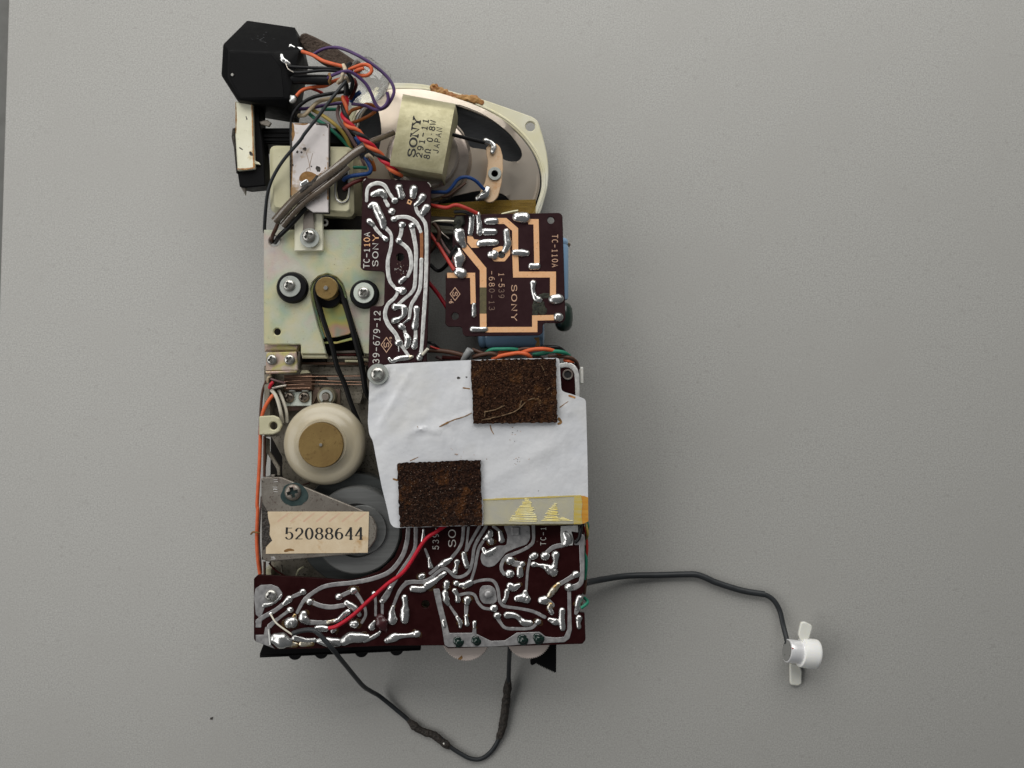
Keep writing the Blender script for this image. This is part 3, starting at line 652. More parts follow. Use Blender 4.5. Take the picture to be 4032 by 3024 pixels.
for pts in ([(700, 380, 16), (705, 480, 34), (698, 560, 14)], [(690, 640, 8), (694, 800, 12), (688, 1000, 10), (684, 1150, 18)], [(720, 380, 12), (820, 385, 20), (860, 380, 10)], [(960, 388, 14), (1060, 392, 26), (1080, 420, 12)], [(1080, 800, 8), (1082, 1000, 12), (1080, 1200, 16)], [(900, 940, 30), (960, 960, 40), (1010, 920, 20)]):
    bead('grime', 'C', pts, 39.2, random.choice(('rust', 'gum', 'rust')), st, k=.01, lump=1.4)
bead('solder_joint', 'C', [(800, 1040, 60), (850, 1010, 50)], 39.2, 'solder', st)

# silver-capped block left of the motor
bl = thing('component_block', 'tall narrow silver-capped black block left of the motor can', 'component', pt('C', 180, 600, 0))
slab('body', 'C', [(72, 170), (335, 185), (345, 400), (372, 560), (385, 760), (402, 1055), (190, 1075), (118, 1060), (92, 880)], 33, 9, 'black', bl, bev=.4)
slab('cap', 'C', [(68, 132), (262, 168), (272, 600), (284, 868), (96, 888), (72, 500)], 35, 2, 'silver', bl, bev=.4, rd=8)
slab('flange', 'C', [(40, 430), (66, 420), (74, 560), (98, 900), (82, 915), (55, 640), (30, 520)], 34, 9, 'gum', bl, bev=.3)
slab('spike', 'C', [(108, 890), (125, 960), (190, 1080), (185, 1160), (130, 1070)], 30, 1, 'aged', bl, bev=.2)
slab('lug', 'C', [(335, 355), (420, 335), (465, 370), (440, 410), (350, 385)], 33.4, 1, 'aged', bl, bev=.2)
slab('lug', 'C', [(276, 775), (330, 800), (345, 825), (280, 820)], 34, .8, 'silver', bl, bev=.2)

for pts in ([(78, 150, 12), (82, 300, 16), (80, 480, 10)], [(250, 170, 10), (258, 300, 14), (262, 480, 12), (268, 700, 16), (276, 850, 20)], [(235, 690, 20), (250, 715, 40), (262, 720, 24)], [(100, 870, 12), (180, 872, 18), (270, 858, 14)], [(120, 640, 10), (150, 660, 16)], [(190, 300, 8), (200, 330, 14)]):
    bead('grime', 'C', pts, 35.0, random.choice(('rust', 'gum', 'glue')), bl, k=.008, lump=1.5)
# ================================================================ socket
so = thing('power_socket', 'black plastic socket housing with chamfered end and soldered lugs', 'socket', pt('A', 600, 700, 0))
top = [(215, 480, 36.5), (272, 545, 39), (752, 565, 39), (1048, 545, 37.7), (1000, 297, 28.1), (476, 220, 26), (195, 820, 36.5), (268, 852, 39), (402, 1085, 39), (376, 1105, 36.5), (905, 1190, 36.5), (935, 1075, 39), (900, 700, 39)]
Pt = [pt('A', *p) for p in top]
Pt += [Vector((p.x, p.y, .017)) for p in [pt('A', *t) for t in ((476, 230, 25), (1000, 305, 25), (1040, 545, 30), (905, 1180, 34), (380, 1095, 34), (200, 815, 34), (222, 490, 37))]]
Pt = [Vector((p.x * (.985 if p.z < .018 else 1), p.y * (.985 if p.z < .018 else 1), p.z)) for p in Pt]
hull('housing', Pt, 'black', so, .0005)
slab('front_panel', 'A', [(285, 575), (740, 592), (850, 740), (880, 1060), (412, 1068), (290, 845)], 39.15, .5, 'black', so, bev=.12)
lathe('rivet', 'A', (316, 812), [(.5, 39.5), (14, 39.5), (18, 39.3), (18, 38)], 'steel', so, n=20)
random.seed(12)
for k in range(14):
    x, y = random.gauss(670, 55), random.gauss(410, 45); zz_ = 39 + (y - (545 + .0417 * (x - 272))) * 13 / 333 + .03; dx = random.uniform(8, 34); dy = random.uniform(-6, 10)
    wire('scuff', [('A', x - dx / 2, y - dy / 2, zz_ - dy / 2 * .039), ('A', x + dx / 2, y + dy / 2, zz_ + dy / 2 * .039)], random.uniform(1.2, 2.6), 'scuff', parent=so, sides=5)
bead('lug', 'A', [(950, 500, 40), (1000, 530, 45), (1065, 540, 50)], 36.0, 'solder', so)
bead('lug', 'A', [(852, 600, 30), (868, 650, 55), (910, 680, 50), (935, 695, 40)], 40.2, 'solder', so)
bead('lug', 'A', [(930, 1050, 50), (970, 1080, 90)], 37.2, 'tinw', so)

# felt strip, clear tube, string
fs = slab('felt_strip', 'A', [(1045, 400), (1065, 365), (1110, 352), (1200, 390), (1420, 500), (1740, 715), (1690, 800), (1520, 780), (1300, 690), (1120, 560), (1060, 500)], 26, 2.5, 'feltb', None, bev=.6, rd=25)
tag(fs, 'brown fuzzy felt strip sticking out behind the socket wires', 'felt')
C = [Vector(c) for c in cr([tuple(pt('A', *p)) for p in ((1600, 760, 27), (1680, 820, 27), (1850, 945, 27), (1970, 1045, 26))], .0012)]
R = [.0078 * (1 if i > 2 else .6 + .15 * i) * (1 if i < len(C) - 4 else [1, .95, .82, .55, .2][i - len(C) + 5 if i - len(C) + 5 < 5 else 4]) for i in range(len(C))]
v, f = sweep(C, R, 24, .8, .02)
ct = obj('clear_tube', v, f, 'clear', None, ang=60); tag(ct, 'crumpled clear plastic tube beside the purple wire loop', 'tube')
for k, (z, dx) in enumerate(((36.5, 0), (37.2, 9), (36.8, -9))):
    pass
sg = wire('string_knot', [('A', 1525, 705, 41.5), ('A', 1545, 760, 42.5), ('A', 1520, 800, 42.6), ('A', 1510, 860, 41.5), ('A', 1480, 880, 40), ('A', 1470, 905, 39), ('A', 1560, 850, 39.5), ('A', 1590, 900, 39)], 15, 'string', rough=.12, step=.0006)
tag(sg, 'cream lacing string knotted round the wires by the socket', 'string')

# ================================================================ loudspeaker
sk = thing('loudspeaker', 'oval loudspeaker with pale metal frame and stamped square magnet, lying face down', 'loudspeaker', pt('B', 900, 950, 0))
out = [(420, 207), (700, 218), (900, 255), (1080, 312), (1380, 388), (1700, 498), (1925, 580), (1985, 622), (2030, 760), (2080, 950), (2105, 1150), (2092, 1350), (2050, 1500), (2005, 1650), (1900, 1790), (1500, 1870), (900, 1850), (400, 1750),
       (100, 1560), (-80, 1200), (-140, 800), (-60, 480), (120, 290), (270, 225)]
inn = [(430, 300), (700, 305), (880, 335), (1100, 400), (1350, 490), (1600, 620), (1780, 770), (1930, 960), (2010, 1150), (2025, 1330), (1985, 1490), (1920, 1640), (1780, 1740), (1450, 1790), (900, 1760), (430, 1660), (180, 1490), (20, 1180), (-40, 800), (20, 540), (170, 380), (300, 318)]
hub = pt('B', 790, 1020, 14)
def smooth_loop(L, n=3):
    o = []; N = len(L)
    for i in range(N):
        p0, p1, p2, p3 = (Vector(L[(i + k) % N]) for k in (-1, 0, 1, 2))
        for j in range(n):
            t = j / n; o.append(.5 * (2 * p1 + (p2 - p0) * t + (2 * p0 - 5 * p1 + 4 * p2 - p3) * t * t + (3 * p1 - p0 - 3 * p2 + p3) * t ** 3))
    return o
op = P2('B', out, 10); ip = smooth_loop(P2('B', inn, 10))
v, f = slab_geo(rnd(op, .003), [circ(pt('B', 1903, 685, 10).xy, wd('B', 52, 10)), ip], .010, .0015, .0003); obj('flange', v, f, 'champe', sk)
ipt = [((p - hub.xy) * 1.0 + hub.xy) for p in ip]
op1 = smooth_loop(P2('B', [(1080, 475), (1300, 535), (1500, 640), (1690, 790), (1790, 915), (1812, 1000), (1775, 1058), (1700, 1082), (1610, 1060), (1560, 1000), (1400, 960), (1240, 930), (1180, 780), (1070, 640)], 12))
op2 = smooth_loop(P2('B', [(1000, 1490), (1180, 1440), (1380, 1400), (1560, 1420), (1660, 1470), (1700, 1560), (1500, 1640), (1100, 1640), (900, 1560)], 12))
op3 = smooth_loop(P2('B', [(-20, 660), (60, 520), (150, 420), (230, 470), (280, 620), (295, 820), (250, 1000), (120, 1080), (10, 960)], 12))
def zb(x, y):
    d = (Vector((x, y)) - hub.xy).length / .034
    return .0095 + .0065 * max(0, 1 - d ** 2 * .62) + (.0015 if d < .95 else 0)
ipin = offs(ip if area2(ip) > 0 else ip[::-1], .0006)
surf('basket', ipin, [op1, op2, op3], zb, .0012, 'champ', sk, step=.0028)
v, f = slab_geo(offs(ip if area2(ip) > 0 else ip[::-1], .0001), [], .0068, .003, .0003); obj('cone', v, f, 'cone', sk)
for k, col in ((-.0011, 'champe'), (.0016, 'champ')):   # pressed grooves of the rim
    lp = offs(ip if area2(ip) > 0 else ip[::-1], k); C = [Vector((p.x, p.y, .0105)) for p in lp[:60]]
    vv, ff = sweep([Vector((p.x, p.y, .0099)) for p in lp + lp[:1]], [.0005] * (len(lp) + 1), 6); obj('rim_ridge', vv, ff, col, sk)
lathe('hub', 'B', (790, 1020), [(.5, 22), (400, 22), (440, 21.4), (462, 19.8), (468, 14)], 'hub', sk, n=96)
lathe('magnet', 'B', (770, 990), [(.5, 27), (330, 27), (350, 26.5), (352, 20)], 'hub', sk, n=64)
Lf = [(515, 332, 34), (512, 350, 38.5), (505, 385, 41), (494, 440, 42), (440, 740, 42), (378, 1060, 42), (374, 1110, 41.2), (378, 1150, 38.5), (384, 1190, 33), (390, 1230, 22)]
Rt = [(1088, 440, 34), (1085, 456, 38.5), (1078, 490, 41), (1068, 535, 42), (1010, 850, 42), (952, 1160, 42), (945, 1205, 41.2), (940, 1240, 38.5), (936, 1262, 33), (936, 1290, 22)]
v, f = [], []
for l, r in zip(Lf, Rt): v += [pt('B', *l), pt('B', *r)]
n = len(Lf)
v += [Vector((p.x, p.y, .020)) for p in v[:2 * n]]
for i in range(n - 1):
    f.append((2 * i, 2 * i + 1, 2 * i + 3, 2 * i + 2)); N2 = 2 * n
    f.append((2 * i, 2 * i + 2, 2 * i + 2 + N2, 2 * i + N2)); f.append((2 * i + 1, 2 * i + 1 + N2, 2 * i + 3 + N2, 2 * i + 3))
f.append((0, 2 * n, 2 * n + 1, 1)); f.append((2 * n - 2, 2 * n - 1, 4 * n - 1, 4 * n - 2))
yk = obj('magnet_yoke', v, f, 'yoke', sk, ang=32)
text('B', 'SONY', (640, 1035), (712, 585), 78, 42, 'ink', yk, contrast=(.17, .33), serif=True, fill=.8)
text('B', '291-11', (716, 1040), (800, 595), 62, 42, 'ink', yk, w=.19, fill=.66)
text('B', '8R 0.8W', (800, 1052), (880, 620), 62, 42, 'ink', yk, w=.18, fill=.70)
text('B', 'JAPAN', (896, 990), (945, 695), 58, 42, 'ink', yk, w=.17, fill=.70)
ts = slab('terminal_strip', 'B', [(1470, 870), (1530, 868), (1575, 910), (1602, 1010), (1606, 1150), (1590, 1300), (1552, 1450), (1500, 1508), (1440, 1515), (1352, 1450), (1360, 1390), (1400, 1320), (1420, 1250), (1432, 1150), (1442, 1070), (1424, 1000), (1420, 915)], 24, 1.2, 'phen', sk, holes=[(1515, 1198, 34)], bev=.2, rd=25)
ring('rivet', 'B', (1515, 1198), 36, 72, 24.7, .8, 'washer', ts)
lathe('rivet_post', 'B', (1515, 1198), [(.5, 23.2), (34, 23.2), (36, 14)], 'blackm', ts, n=20)
bead('solder_joint', 'B', [(1415, 842, 62), (1480, 868, 50), (1505, 905, 60), (1490, 965, 55)], 24.4, 'solder', ts)
bead('solder_joint', 'B', [(1435, 1365, 70), (1410, 1425, 90), (1330, 1470, 62)], 24.4, 'solder', ts)
bead('glue_residue', 'B', [(850, 262, 84), (900, 300, 110), (1000, 345, 96), (1080, 375, 90), (1180, 375, 70), (1290, 392, 96), (1372, 425, 56)], 10, 'glue', sk, k=.3, lump=1.4)
for s in ((1290, 470, 9), ):
    pass
tp_ = slab('adhesive_tape', 'B', [(800, 1540), (1150, 1508), (1560, 1490), (1962, 1480), (1962, 1655), (1300, 1690), (800, 1660)], 17.5, .12, 'amber', None, bev=.03)
tag(tp_, 'strip of amber see-through tape across the foot of the loudspeaker', 'tape')
# ================================================================ circuit boards
def beads(r, z, parent, rows, m, k, lump, name='solder_joint', power=.55):
    g_ = 1.22 if name == 'track' else 1.16
    if name == 'track': k, power = k * .55, .28
    else: k, lump, power = k * .95, lump * .6, .95
    for pts in rows: bead(name, r, [(x, y, w * g_) for x, y, w in pts], z, m, parent, k=k, lump=lump, power=power)
TZ = 38.0
tb = thing('switch_board', 'long narrow plum circuit board with a notch and bright wavy solder tracks', 'circuit board', pt('E', 330, 900, 0))
slab('board', 'E', [(62, 122), (82, 106), (590, 132), (616, 160), (612, 600), (578, 1660), (103, 1660), (117, 1168), (136, 1152), (214, 1150), (231, 1136), (239, 898), (228, 874), (204, 866), (62, 858), (40, 838), (52, 360)], TZ, 1.5, 'pcb2', tb, holes=[(365, 752, 33)], bev=.15, rd=8)
for p in ([(66, 128), (82, 112)], [(588, 140), (608, 160), (613, 178)]): wire('worn_edge', [('E', x, y, TZ) for x, y in p], 3.5, 'print', parent=tb, sides=6)
tracks = [[(305, 270, 22), (275, 228, 22), (240, 170, 26), (190, 148, 28), (130, 160, 26), (96, 200, 25), (90, 290, 22)],
          [(250, 515, 28), (292, 575, 22), (286, 680, 24), (265, 770, 27), (265, 870, 28), (282, 950, 26), (322, 1000, 22), (342, 1035, 22), (318, 1085, 24), (262, 1140, 26), (241, 1220, 28), (266, 1300, 30), (328, 1380, 28), (350, 1435, 36)],
          [(490, 340, 22), (505, 385, 24), (548, 440, 24), (575, 505, 26), (580, 700, 26), (572, 1000, 27), (556, 1250, 28), (540, 1480, 24), (528, 1560, 26)],
          [(312, 440, 36), (360, 424, 26), (430, 428, 26), (490, 462, 26), (524, 520, 24), (532, 545, 24)],
          [(538, 770, 26), (534, 900, 26), (524, 1010, 26), (488, 1085, 26), (454, 1145, 24), (438, 1250, 22)],
          [(380, 495, 30), (368, 570, 26), (352, 618, 28), (402, 658, 26), (440, 705, 28), (456, 790, 28), (450, 850, 26), (426, 908, 22)],
          [(460, 500, 36), (476, 580, 30), (494, 700, 28), (490, 850, 26), (482, 990, 26), (450, 1048, 24), (400, 1090, 22), (345, 1140, 22)],
          [(150, 498, 24), (180, 540, 24), (222, 582, 20)], [(265, 330, 26), (240, 285, 22)], [(395, 1335, 22), (405, 1370, 24)], [(490, 1340, 22), (490, 1420, 26)], [(360, 1450, 24), (400, 1510, 22), (440, 1565, 20)]]
beads('E', TZ, tb, tracks, 'tinw', .16, .25, 'track', .4)
bead('track', 'E', [(537, 545, 28), (540, 650, 28), (539, 770, 26)], TZ, 'copperd', tb, k=.06, power=.25, caps=False, lump=0)
slab('pad', 'E', [(430, 278), (462, 295), (450, 325), (418, 312)], TZ + .08, .2, 'copper', tb, holes=[(440, 300, 9)], bev=.03)
sold = [[(140, 240, 40), (180, 228, 52), (215, 225, 60), (240, 260, 40)], [(318, 290, 48)], [(293, 378, 52)], [(355, 182, 58), (365, 215, 48), (378, 255, 52)], [(475, 195, 62), (468, 250, 52)], [(547, 262, 62), (520, 300, 40), (490, 325, 34)],
        [(580, 348, 58), (550, 388, 56)], [(118, 335, 40), (155, 325, 50), (185, 390, 62), (215, 450, 60), (228, 500, 50)], [(310, 442, 44)], [(378, 488, 50)], [(458, 495, 48)], [(352, 618, 46)], [(368, 950, 42), (400, 925, 36)],
        [(330, 1010, 26), (370, 1020, 55), (385, 1025, 60)], [(322, 1158, 52), (360, 1155, 38), (395, 1165, 50), (395, 1215, 42), (365, 1250, 32), (318, 1270, 52)], [(112, 458, 48), (140, 485, 38)], [(225, 585, 26), (246, 605, 44)],
        [(372, 1315, 48), (392, 1330, 36)], [(410, 1385, 36), (428, 1425, 52), (418, 1475, 46)], [(498, 1170, 44), (495, 1240, 40), (485, 1320, 54)], [(488, 1425, 34), (480, 1480, 50)], [(350, 1450, 56)], [(352, 1470, 14), (354, 1520, 8)],
        [(275, 1580, 26), (300, 1605, 26), (345, 1582, 40), (425, 1572, 44)], [(528, 1545, 34), (522, 1575, 50)], [(435, 1255, 22), (380, 1300, 10)]]
beads('E', TZ, tb, sold, 'solder', .40, .7)
bead('solder_joint', 'E', [(440, 1570, 40), (460, 1565, 30)], TZ, 'flux', tb)
wire('lead', [('E', 548, 1548, 38.6), ('E', 590, 1500, 40)], 12, 'white', parent=tb)
text('E', 'TC-110A', (112, 845), (116, 545), 46, TZ, 'print', tb, w=.15, only=(0, 1, 2, 3, 6), fill=.78)
text('E', 'TC-110A', (112, 845), (116, 545), 46, TZ, 'copper', tb, w=.16, only=(4, 5), fill=.78)
text('E', 'SONY', (182, 838), (186, 560), 44, TZ, 'print', tb, contrast=(.12, .2), only=(0, 1, 2), fill=.74)
text('E', 'SONY', (182, 838), (186, 560), 44, TZ, 'copper', tb, contrast=(.12, .24), only=(3,), fill=.74)
text('E', '539-679-12', (190, 1675), (202, 1185), 50, TZ, 'print', tb, w=.13, fill=.72)
diamond('E', (252, 1468), 47, 66, TZ, 'printc', tb, 1)
text('E', '-9', (296, 1450), (296, 1400), 18, TZ, 'printc', tb, w=.2)
random.seed(21)
for k in range(26):
    x, y = random.gauss(360, 34), random.gauss(845, 28); slab('residue', 'E', [(x, y - 4), (x + random.uniform(3, 9), y), (x, y + random.uniform(2, 7))], TZ + .06, .05, 'printd' if k % 2 else 'print', tb, bev=.01)

RZ = 34.0
rb = thing('power_board', 'squarish plum circuit board with broad copper tracks and burnt patch', 'circuit board', pt('F', 800, 800, 0))
slab('board', 'F', [(330, 226), (1312, 208), (1338, 232), (1350, 600), (1366, 1190), (1350, 1225), (1310, 1237), (1172, 1237), (1155, 1252), (1152, 1330), (1120, 1352), (432, 1362), (410, 1342), (402, 1285), (385, 1272), (272, 1272), (245, 1250), (250, 775), (322, 760), (312, 480)], RZ, 1.5, 'pcb2', rb,
     holes=[(1230, 277, 33), (337, 1173, 34), (770, 598, 30)], bev=.15, rd=14)
def track(r, pts, w, z, m, parent, name='track'):
    """flat mitred ribbon of constant width"""
    P = P2(r, pts, z); hw = wd(r, w, z) / 2; L, R = [], []
    for i, p in enumerate(P):
        e1 = (p - P[i - 1]).normalized() if i else (P[1] - p).normalized(); e2 = (P[i + 1] - p).normalized() if i < len(P) - 1 else e1
        n1, n2 = Vector((-e1.y, e1.x)), Vector((-e2.y, e2.x)); mm = (n1 + n2).normalized(); d = hw / max(.4, mm.dot(n1))
        L.append(p + mm * d); R.append(p - mm * d)
    v, f = slab_geo(L + R[::-1], [], z * .001 + .00008, .0002, .00003); return obj(name, v, f, m, parent, smooth=False)
for pts, w in (([(700, 285), (805, 285), (897, 365), (898, 600), (905, 785), (1250, 785), (1250, 990)], 56), ([(1020, 292), (1092, 292), (1100, 700)], 50), ([(425, 525), (598, 735), (598, 905)], 62), ([(598, 1150), (600, 1290)], 62),
               ([(262, 792), (500, 792), (506, 1060)], 48), ([(620, 1300), (1080, 1298), (1080, 1190), (1270, 1186)], 50)): track('F', pts, w, RZ, 'copper', rb)
track('F', [(598, 905), (598, 1150)], 62, RZ, 'olive', rb); track('F', [(1085, 1060), (1083, 1165)], 52, RZ, 'burn', rb)
slab('track', 'F', [(450, 425), (500, 430), (515, 455), (560, 460), (560, 535), (490, 535), (450, 485)], RZ + .08, .2, 'copper', rb, bev=.03)
slab('track', 'F', [(690, 540), (760, 520), (850, 530), (850, 600), (800, 662), (700, 662), (665, 620)], RZ + .08, .2, 'copper', rb, holes=[(770, 598, 36)], bev=.03, rd=10)
sold = [[(635, 287, 56), (710, 285, 62)], [(492, 245, 46), (485, 330, 50), (478, 400, 46)], [(548, 220, 42), (560, 300, 46), (565, 390, 60)], [(615, 385, 62), (700, 385, 58)], [(565, 495, 60), (640, 485, 62), (715, 485, 52)],
        [(815, 385, 58), (822, 450, 62), (830, 500, 66), (800, 560, 56)], [(672, 600, 66), (695, 600, 90)], [(895, 580, 58), (960, 582, 66), (1008, 585, 50)], [(915, 250, 80), (985, 255, 95)], [(1050, 708, 60), (1100, 706, 62)],
        [(1255, 1015, 85), (1305, 1010, 80)], [(1295, 1182, 78)], [(512, 1065, 38), (512, 1160, 46)], [(498, 1295, 52), (560, 1298, 48), (620, 1295, 46)], [(1065, 865, 56), (1064, 930, 34), (1085, 1000, 50), (1120, 1020, 58)],
        [(372, 395, 96), (385, 450, 90), (420, 515, 46)], [(370, 555, 40), (372, 625, 112), (368, 700, 70)], [(370, 760, 90), (405, 778, 84)]]
beads('F', RZ, rb, sold, 'solder', .40, .7)
bead('solder_joint', 'F', [(350, 300, 80), (390, 275, 100), (360, 340, 70)], RZ, 'burn', rb, k=.45, lump=1.0)
bead('scorch', 'F', [(1080, 1010, 30), (1110, 1070, 120), (1150, 1120, 90)], RZ, 'burn', rb, k=.04, lump=1.2)
bead('scorch', 'F', [(1130, 985, 40), (1230, 980, 50)], RZ, 'burn', rb, k=.02, lump=1.2)
text('F', 'TC-110A', (1242, 405), (1242, 722), 52, RZ, 'printc', rb, w=.12, fill=.68)
text('F', 'SONY', (864, 865), (864, 1228), 48, RZ, 'printc', rb, contrast=(.12, .24), fill=.70)
text('F', '1-539', (744, 760), (744, 1012), 50, RZ, 'printc', rb, w=.11, only=(0, 1, 2), fill=.66)
text('F', '1-539', (744, 760), (744, 1012), 50, RZ, 'printd', rb, w=.11, only=(3, 4), fill=.66)
text('F', '-680-13', (654, 740), (654, 1128), 50, RZ, 'printc', rb, w=.11, only=(0, 1, 2), fill=.66)
text('F', '-680-13', (654, 740), (654, 1128), 50, RZ, 'printd', rb, w=.11, only=(3, 4, 5, 6), fill=.66)
diamond('F', (336, 966), 50, 66, RZ, 'printc', rb, 1)
text('F', '-6', (282, 1010), (282, 1055), 36, RZ, 'printc', rb, w=.18)
# capacitors under the board
def capsule(name, r, p0, p1, rad, m, parent, label, band=None):
    a, b = pt(r, *p0), pt(r, *p1); t = (b - a).normalized(); L = (b - a).length
    C, R = [], []
    for s, k in ((0, .55), (.02, .86), (.05, .97), (.085, 1), (.12, .93), (.15, 1), (.5, 1), (.95, 1), (.98, .92), (1, .6)): C.append(a + (b - a) * s); R.append(rad * k)
    v, f = sweep(C, R, 32); return obj(name, v, f, m, parent, ang=35, label=label)
c1 = capsule('capacitor', 'F', (548, 1345, 21), (1168, 1335, 21), .0048, 'blue', rb, 'blue capacitor jutting out below the board')
slab('marking', 'F', [(560, 1445), (650, 1440), (660, 1466), (580, 1476)], 20, 3, 'ink', c1, bev=.1)
for x in (705, 930): slab('marking', 'F', [(x, 1462), (x + 55, 1432), (x + 155, 1436), (x + 145, 1466)], 20, 3, 'ink', c1, bev=.1)
slab('marking', 'F', [(1070, 1375), (1120, 1368), (1130, 1450), (1080, 1456), (1100, 1410)], 27.0, 1, 'bandb', c1, bev=.1)
c2 = capsule('capacitor', 'F', (1285, 440, 22), (1285, 1030, 22), .0042, 'blue', rb, 'blue capacitor showing along the right edge of the board')
lathe_v = None
wire('cap_band', [('F', 1330, 486, 25), ('F', 1395, 500, 21), ('F', 1398, 515, 18)], 12, 'bandb', parent=c2)
v, f = sweep([pt('F', 1350, y, 16) for y in (1045, 1060, 1100, 1180, 1260, 1300, 1315)], [.001, .0022, .0031, .0034, .0031, .0022, .001], 20, 1.2); obj('capacitor', v, f, 'dgreen', rb, ang=70, label='dark green dipped capacitor at the lower right of the board')
slab('bracket', 'F', [(420, 700), (1150, 700), (1150, 1200), (420, 1200)], 17, 16.9, 'blackm', rb, bev=.3)
wire('lead', [('F', 770, 222, 33), ('F', 860, 200, 33), ('F', 925, 188, 33)], 9, 'cream', parent=rb)

MZ = 34.0
mb = thing('main_board', 'large maroon circuit board with grey tinned tracks at the foot of the recorder', 'circuit board', pt('X', 1640, 2300, 0))
slab('board', 'J', [(145, 232), (190, 187), (700, 214), (1250, 252), ('I', 1480, 1350), ('I', 1720, 1265), ('I', 1910, 1090), ('I', 2005, 850), ('I', 1995, 620), ('I', 1860, 300), ('H', 190, 800), ('H', 170, 300), ('H', 230, 200), ('H', 1000, 175), ('H', 1900, 172), ('H', 1945, 212), ('H', 1952, 500), ('K', 1788, 120), ('K', 1790, 770), ('K', 1742, 810), ('K', 1742, 975), ('K', 1792, 980), ('K', 1802, 1250), ('K', 1770, 1290), ('K', 420, 1336), ('K', 382, 1306), ('J', 1660, 1012), ('J', 1000, 1040), ('J', 395, 1052), ('J', 300, 1015), ('J', 160, 958), ('J', 146, 930)],
     MZ, 1.6, 'pcb', mb, holes=[(2140, 530, 48)], bev=.15, rd=14)
lathe('spacer', 'J', (2150, 520), [(.5, 28), (44, 28), (50, 31), (56, 31), (56, 20)], 'nylon', mb)
def pad(r, pts, m='tin', rd=12, name='pad', t=.18): return slab(name, r, pts, MZ + t, t + .1, m, mb, bev=.1, rd=rd)
beads('I', MZ, mb, [[(2078, 740, 45), (2060, 900, 46), (2000, 1080, 48), (1855, 1260, 48), (1650, 1350, 48), (1400, 1402, 46), (1150, 1428, 46), (1000, 1465, 44), (850, 1560, 44), (770, 1640, 42)],
                    [(2178, 740, 36), (2165, 950, 38), (2115, 1070, 40), (2010, 1225, 40), (1900, 1400, 44), (1850, 1475, 50)]], 'tin', .14, .15, 'track', .4)
jt = [[(745, 460, 38), (690, 545, 34), (650, 625, 30)], [(1740, 330, 40), (1690, 420, 60), (1640, 490, 54)], [(1637, 530, 30), (1637, 640, 26)], [(690, 400, 40), (600, 440, 36)], [(545, 480, 45), (400, 595, 42), (250, 680, 46), (195, 730, 52)], [(550, 605, 36), (500, 642, 30), (400, 718, 36), (330, 780, 50)],
      [(830, 510, 44), (930, 548, 46), (1050, 562, 46), (1190, 540, 42)], [(1150, 435, 40), (1260, 385, 42)], [(1330, 390, 40), (1380, 460, 34), (1432, 560, 30), (1444, 655, 28), (1400, 740, 28)], [(1545, 410, 34), (1560, 500, 26), (1560, 655, 26)],
      [(1772, 530, 28), (1830, 390, 34), (1900, 300, 40), (1980, 270, 40), (2120, 268, 40), (2230, 222, 40)], [(800, 740, 50), (900, 742, 42), (1010, 738, 40)]]
beads('J', MZ, mb, jt, 'tin', .15, .2, 'track', .4)
pad('J', [(165, 345), (225, 306), (350, 299), (432, 332), (478, 402), (460, 470), (375, 522), (275, 560), (238, 655), (205, 682), (168, 650), (146, 440)])
pad('J', [(168, 705), (240, 702), (230, 800), (165, 800)], rd=6); pad('J', [(166, 886), (262, 884), (276, 800), (305, 785), (332, 800), (335, 900), (345, 1000), (392, 1046), (168, 962)], rd=6)
wire('lead', [('J', 318, 820, 34.6), ('J', 336, 1000, 34.6)], 7, 'tinw', parent=mb)
screw('J', (345, 430), 72, 34.4, mb, rz=.2, label='screw through the corner pad')
js = [[(712, 385, 66)], [(560, 465, 74), (500, 520, 50)], [(565, 592, 66)], [(560, 745, 110), (590, 740, 120)], [(725, 640, 70), (722, 690, 110), (770, 730, 70)], [(1085, 725, 40), (1130, 705, 48), (1200, 645, 60), (1240, 618, 58)], [(792, 500, 70)], [(1225, 515, 62), (1320, 578, 72), (1372, 650, 48)],
      [(1130, 440, 72)], [(1300, 372, 78)], [(1320, 760, 84), (1290, 760, 64)], [(1540, 400, 48)], [(1515, 790, 76), (1545, 730, 32)], [(1895, 450, 66), (1905, 530, 58), (1900, 610, 96), (1898, 705, 90)], [(1762, 560, 40), (1748, 620, 64), (1755, 710, 104)], [(880, 810, 66), (985, 812, 64)], [(1060, 840, 46), (1080, 825, 50)],
      [(400, 930, 120), (470, 950, 170), (540, 965, 110)], [(620, 920, 60), (760, 950, 50), (850, 945, 52)], [(900, 955, 56), (1000, 965, 100), (1120, 970, 92)], [(1190, 960, 90), (1270, 915, 120), (1390, 915, 104), (1465, 905, 60)], [(1430, 950, 50), (1520, 915, 46), (1580, 880, 40), (1610, 850, 30)],
      [(1690, 950, 56), (1770, 915, 90), (1850, 898, 56), (1940, 890, 46), (2030, 875, 60)], [(2035, 872, 78)], [(1725, 345, 52)], [(1630, 495, 48)], [(340, 640, 42)], [(265, 545, 44), (330, 530, 34), (400, 495, 30), (465, 425, 26)]]
beads('J', MZ, mb, js, 'solder', .36, .7)
beads('J', MZ, mb, [[(620, 660, 40), (600, 720, 70)], [(560, 990, 70), (640, 1000, 50)], [(700, 990, 60), (820, 985, 60)], [(1010, 738, 40), (1090, 722, 44)]], 'flux', .25, .8)
ep = bead('dipped_component', 'J', [(1615, 690, 110), (1635, 745, 140), (1665, 810, 80), (1680, 840, 30)], MZ, 'epoxy', mb, k=.45, lump=.1)
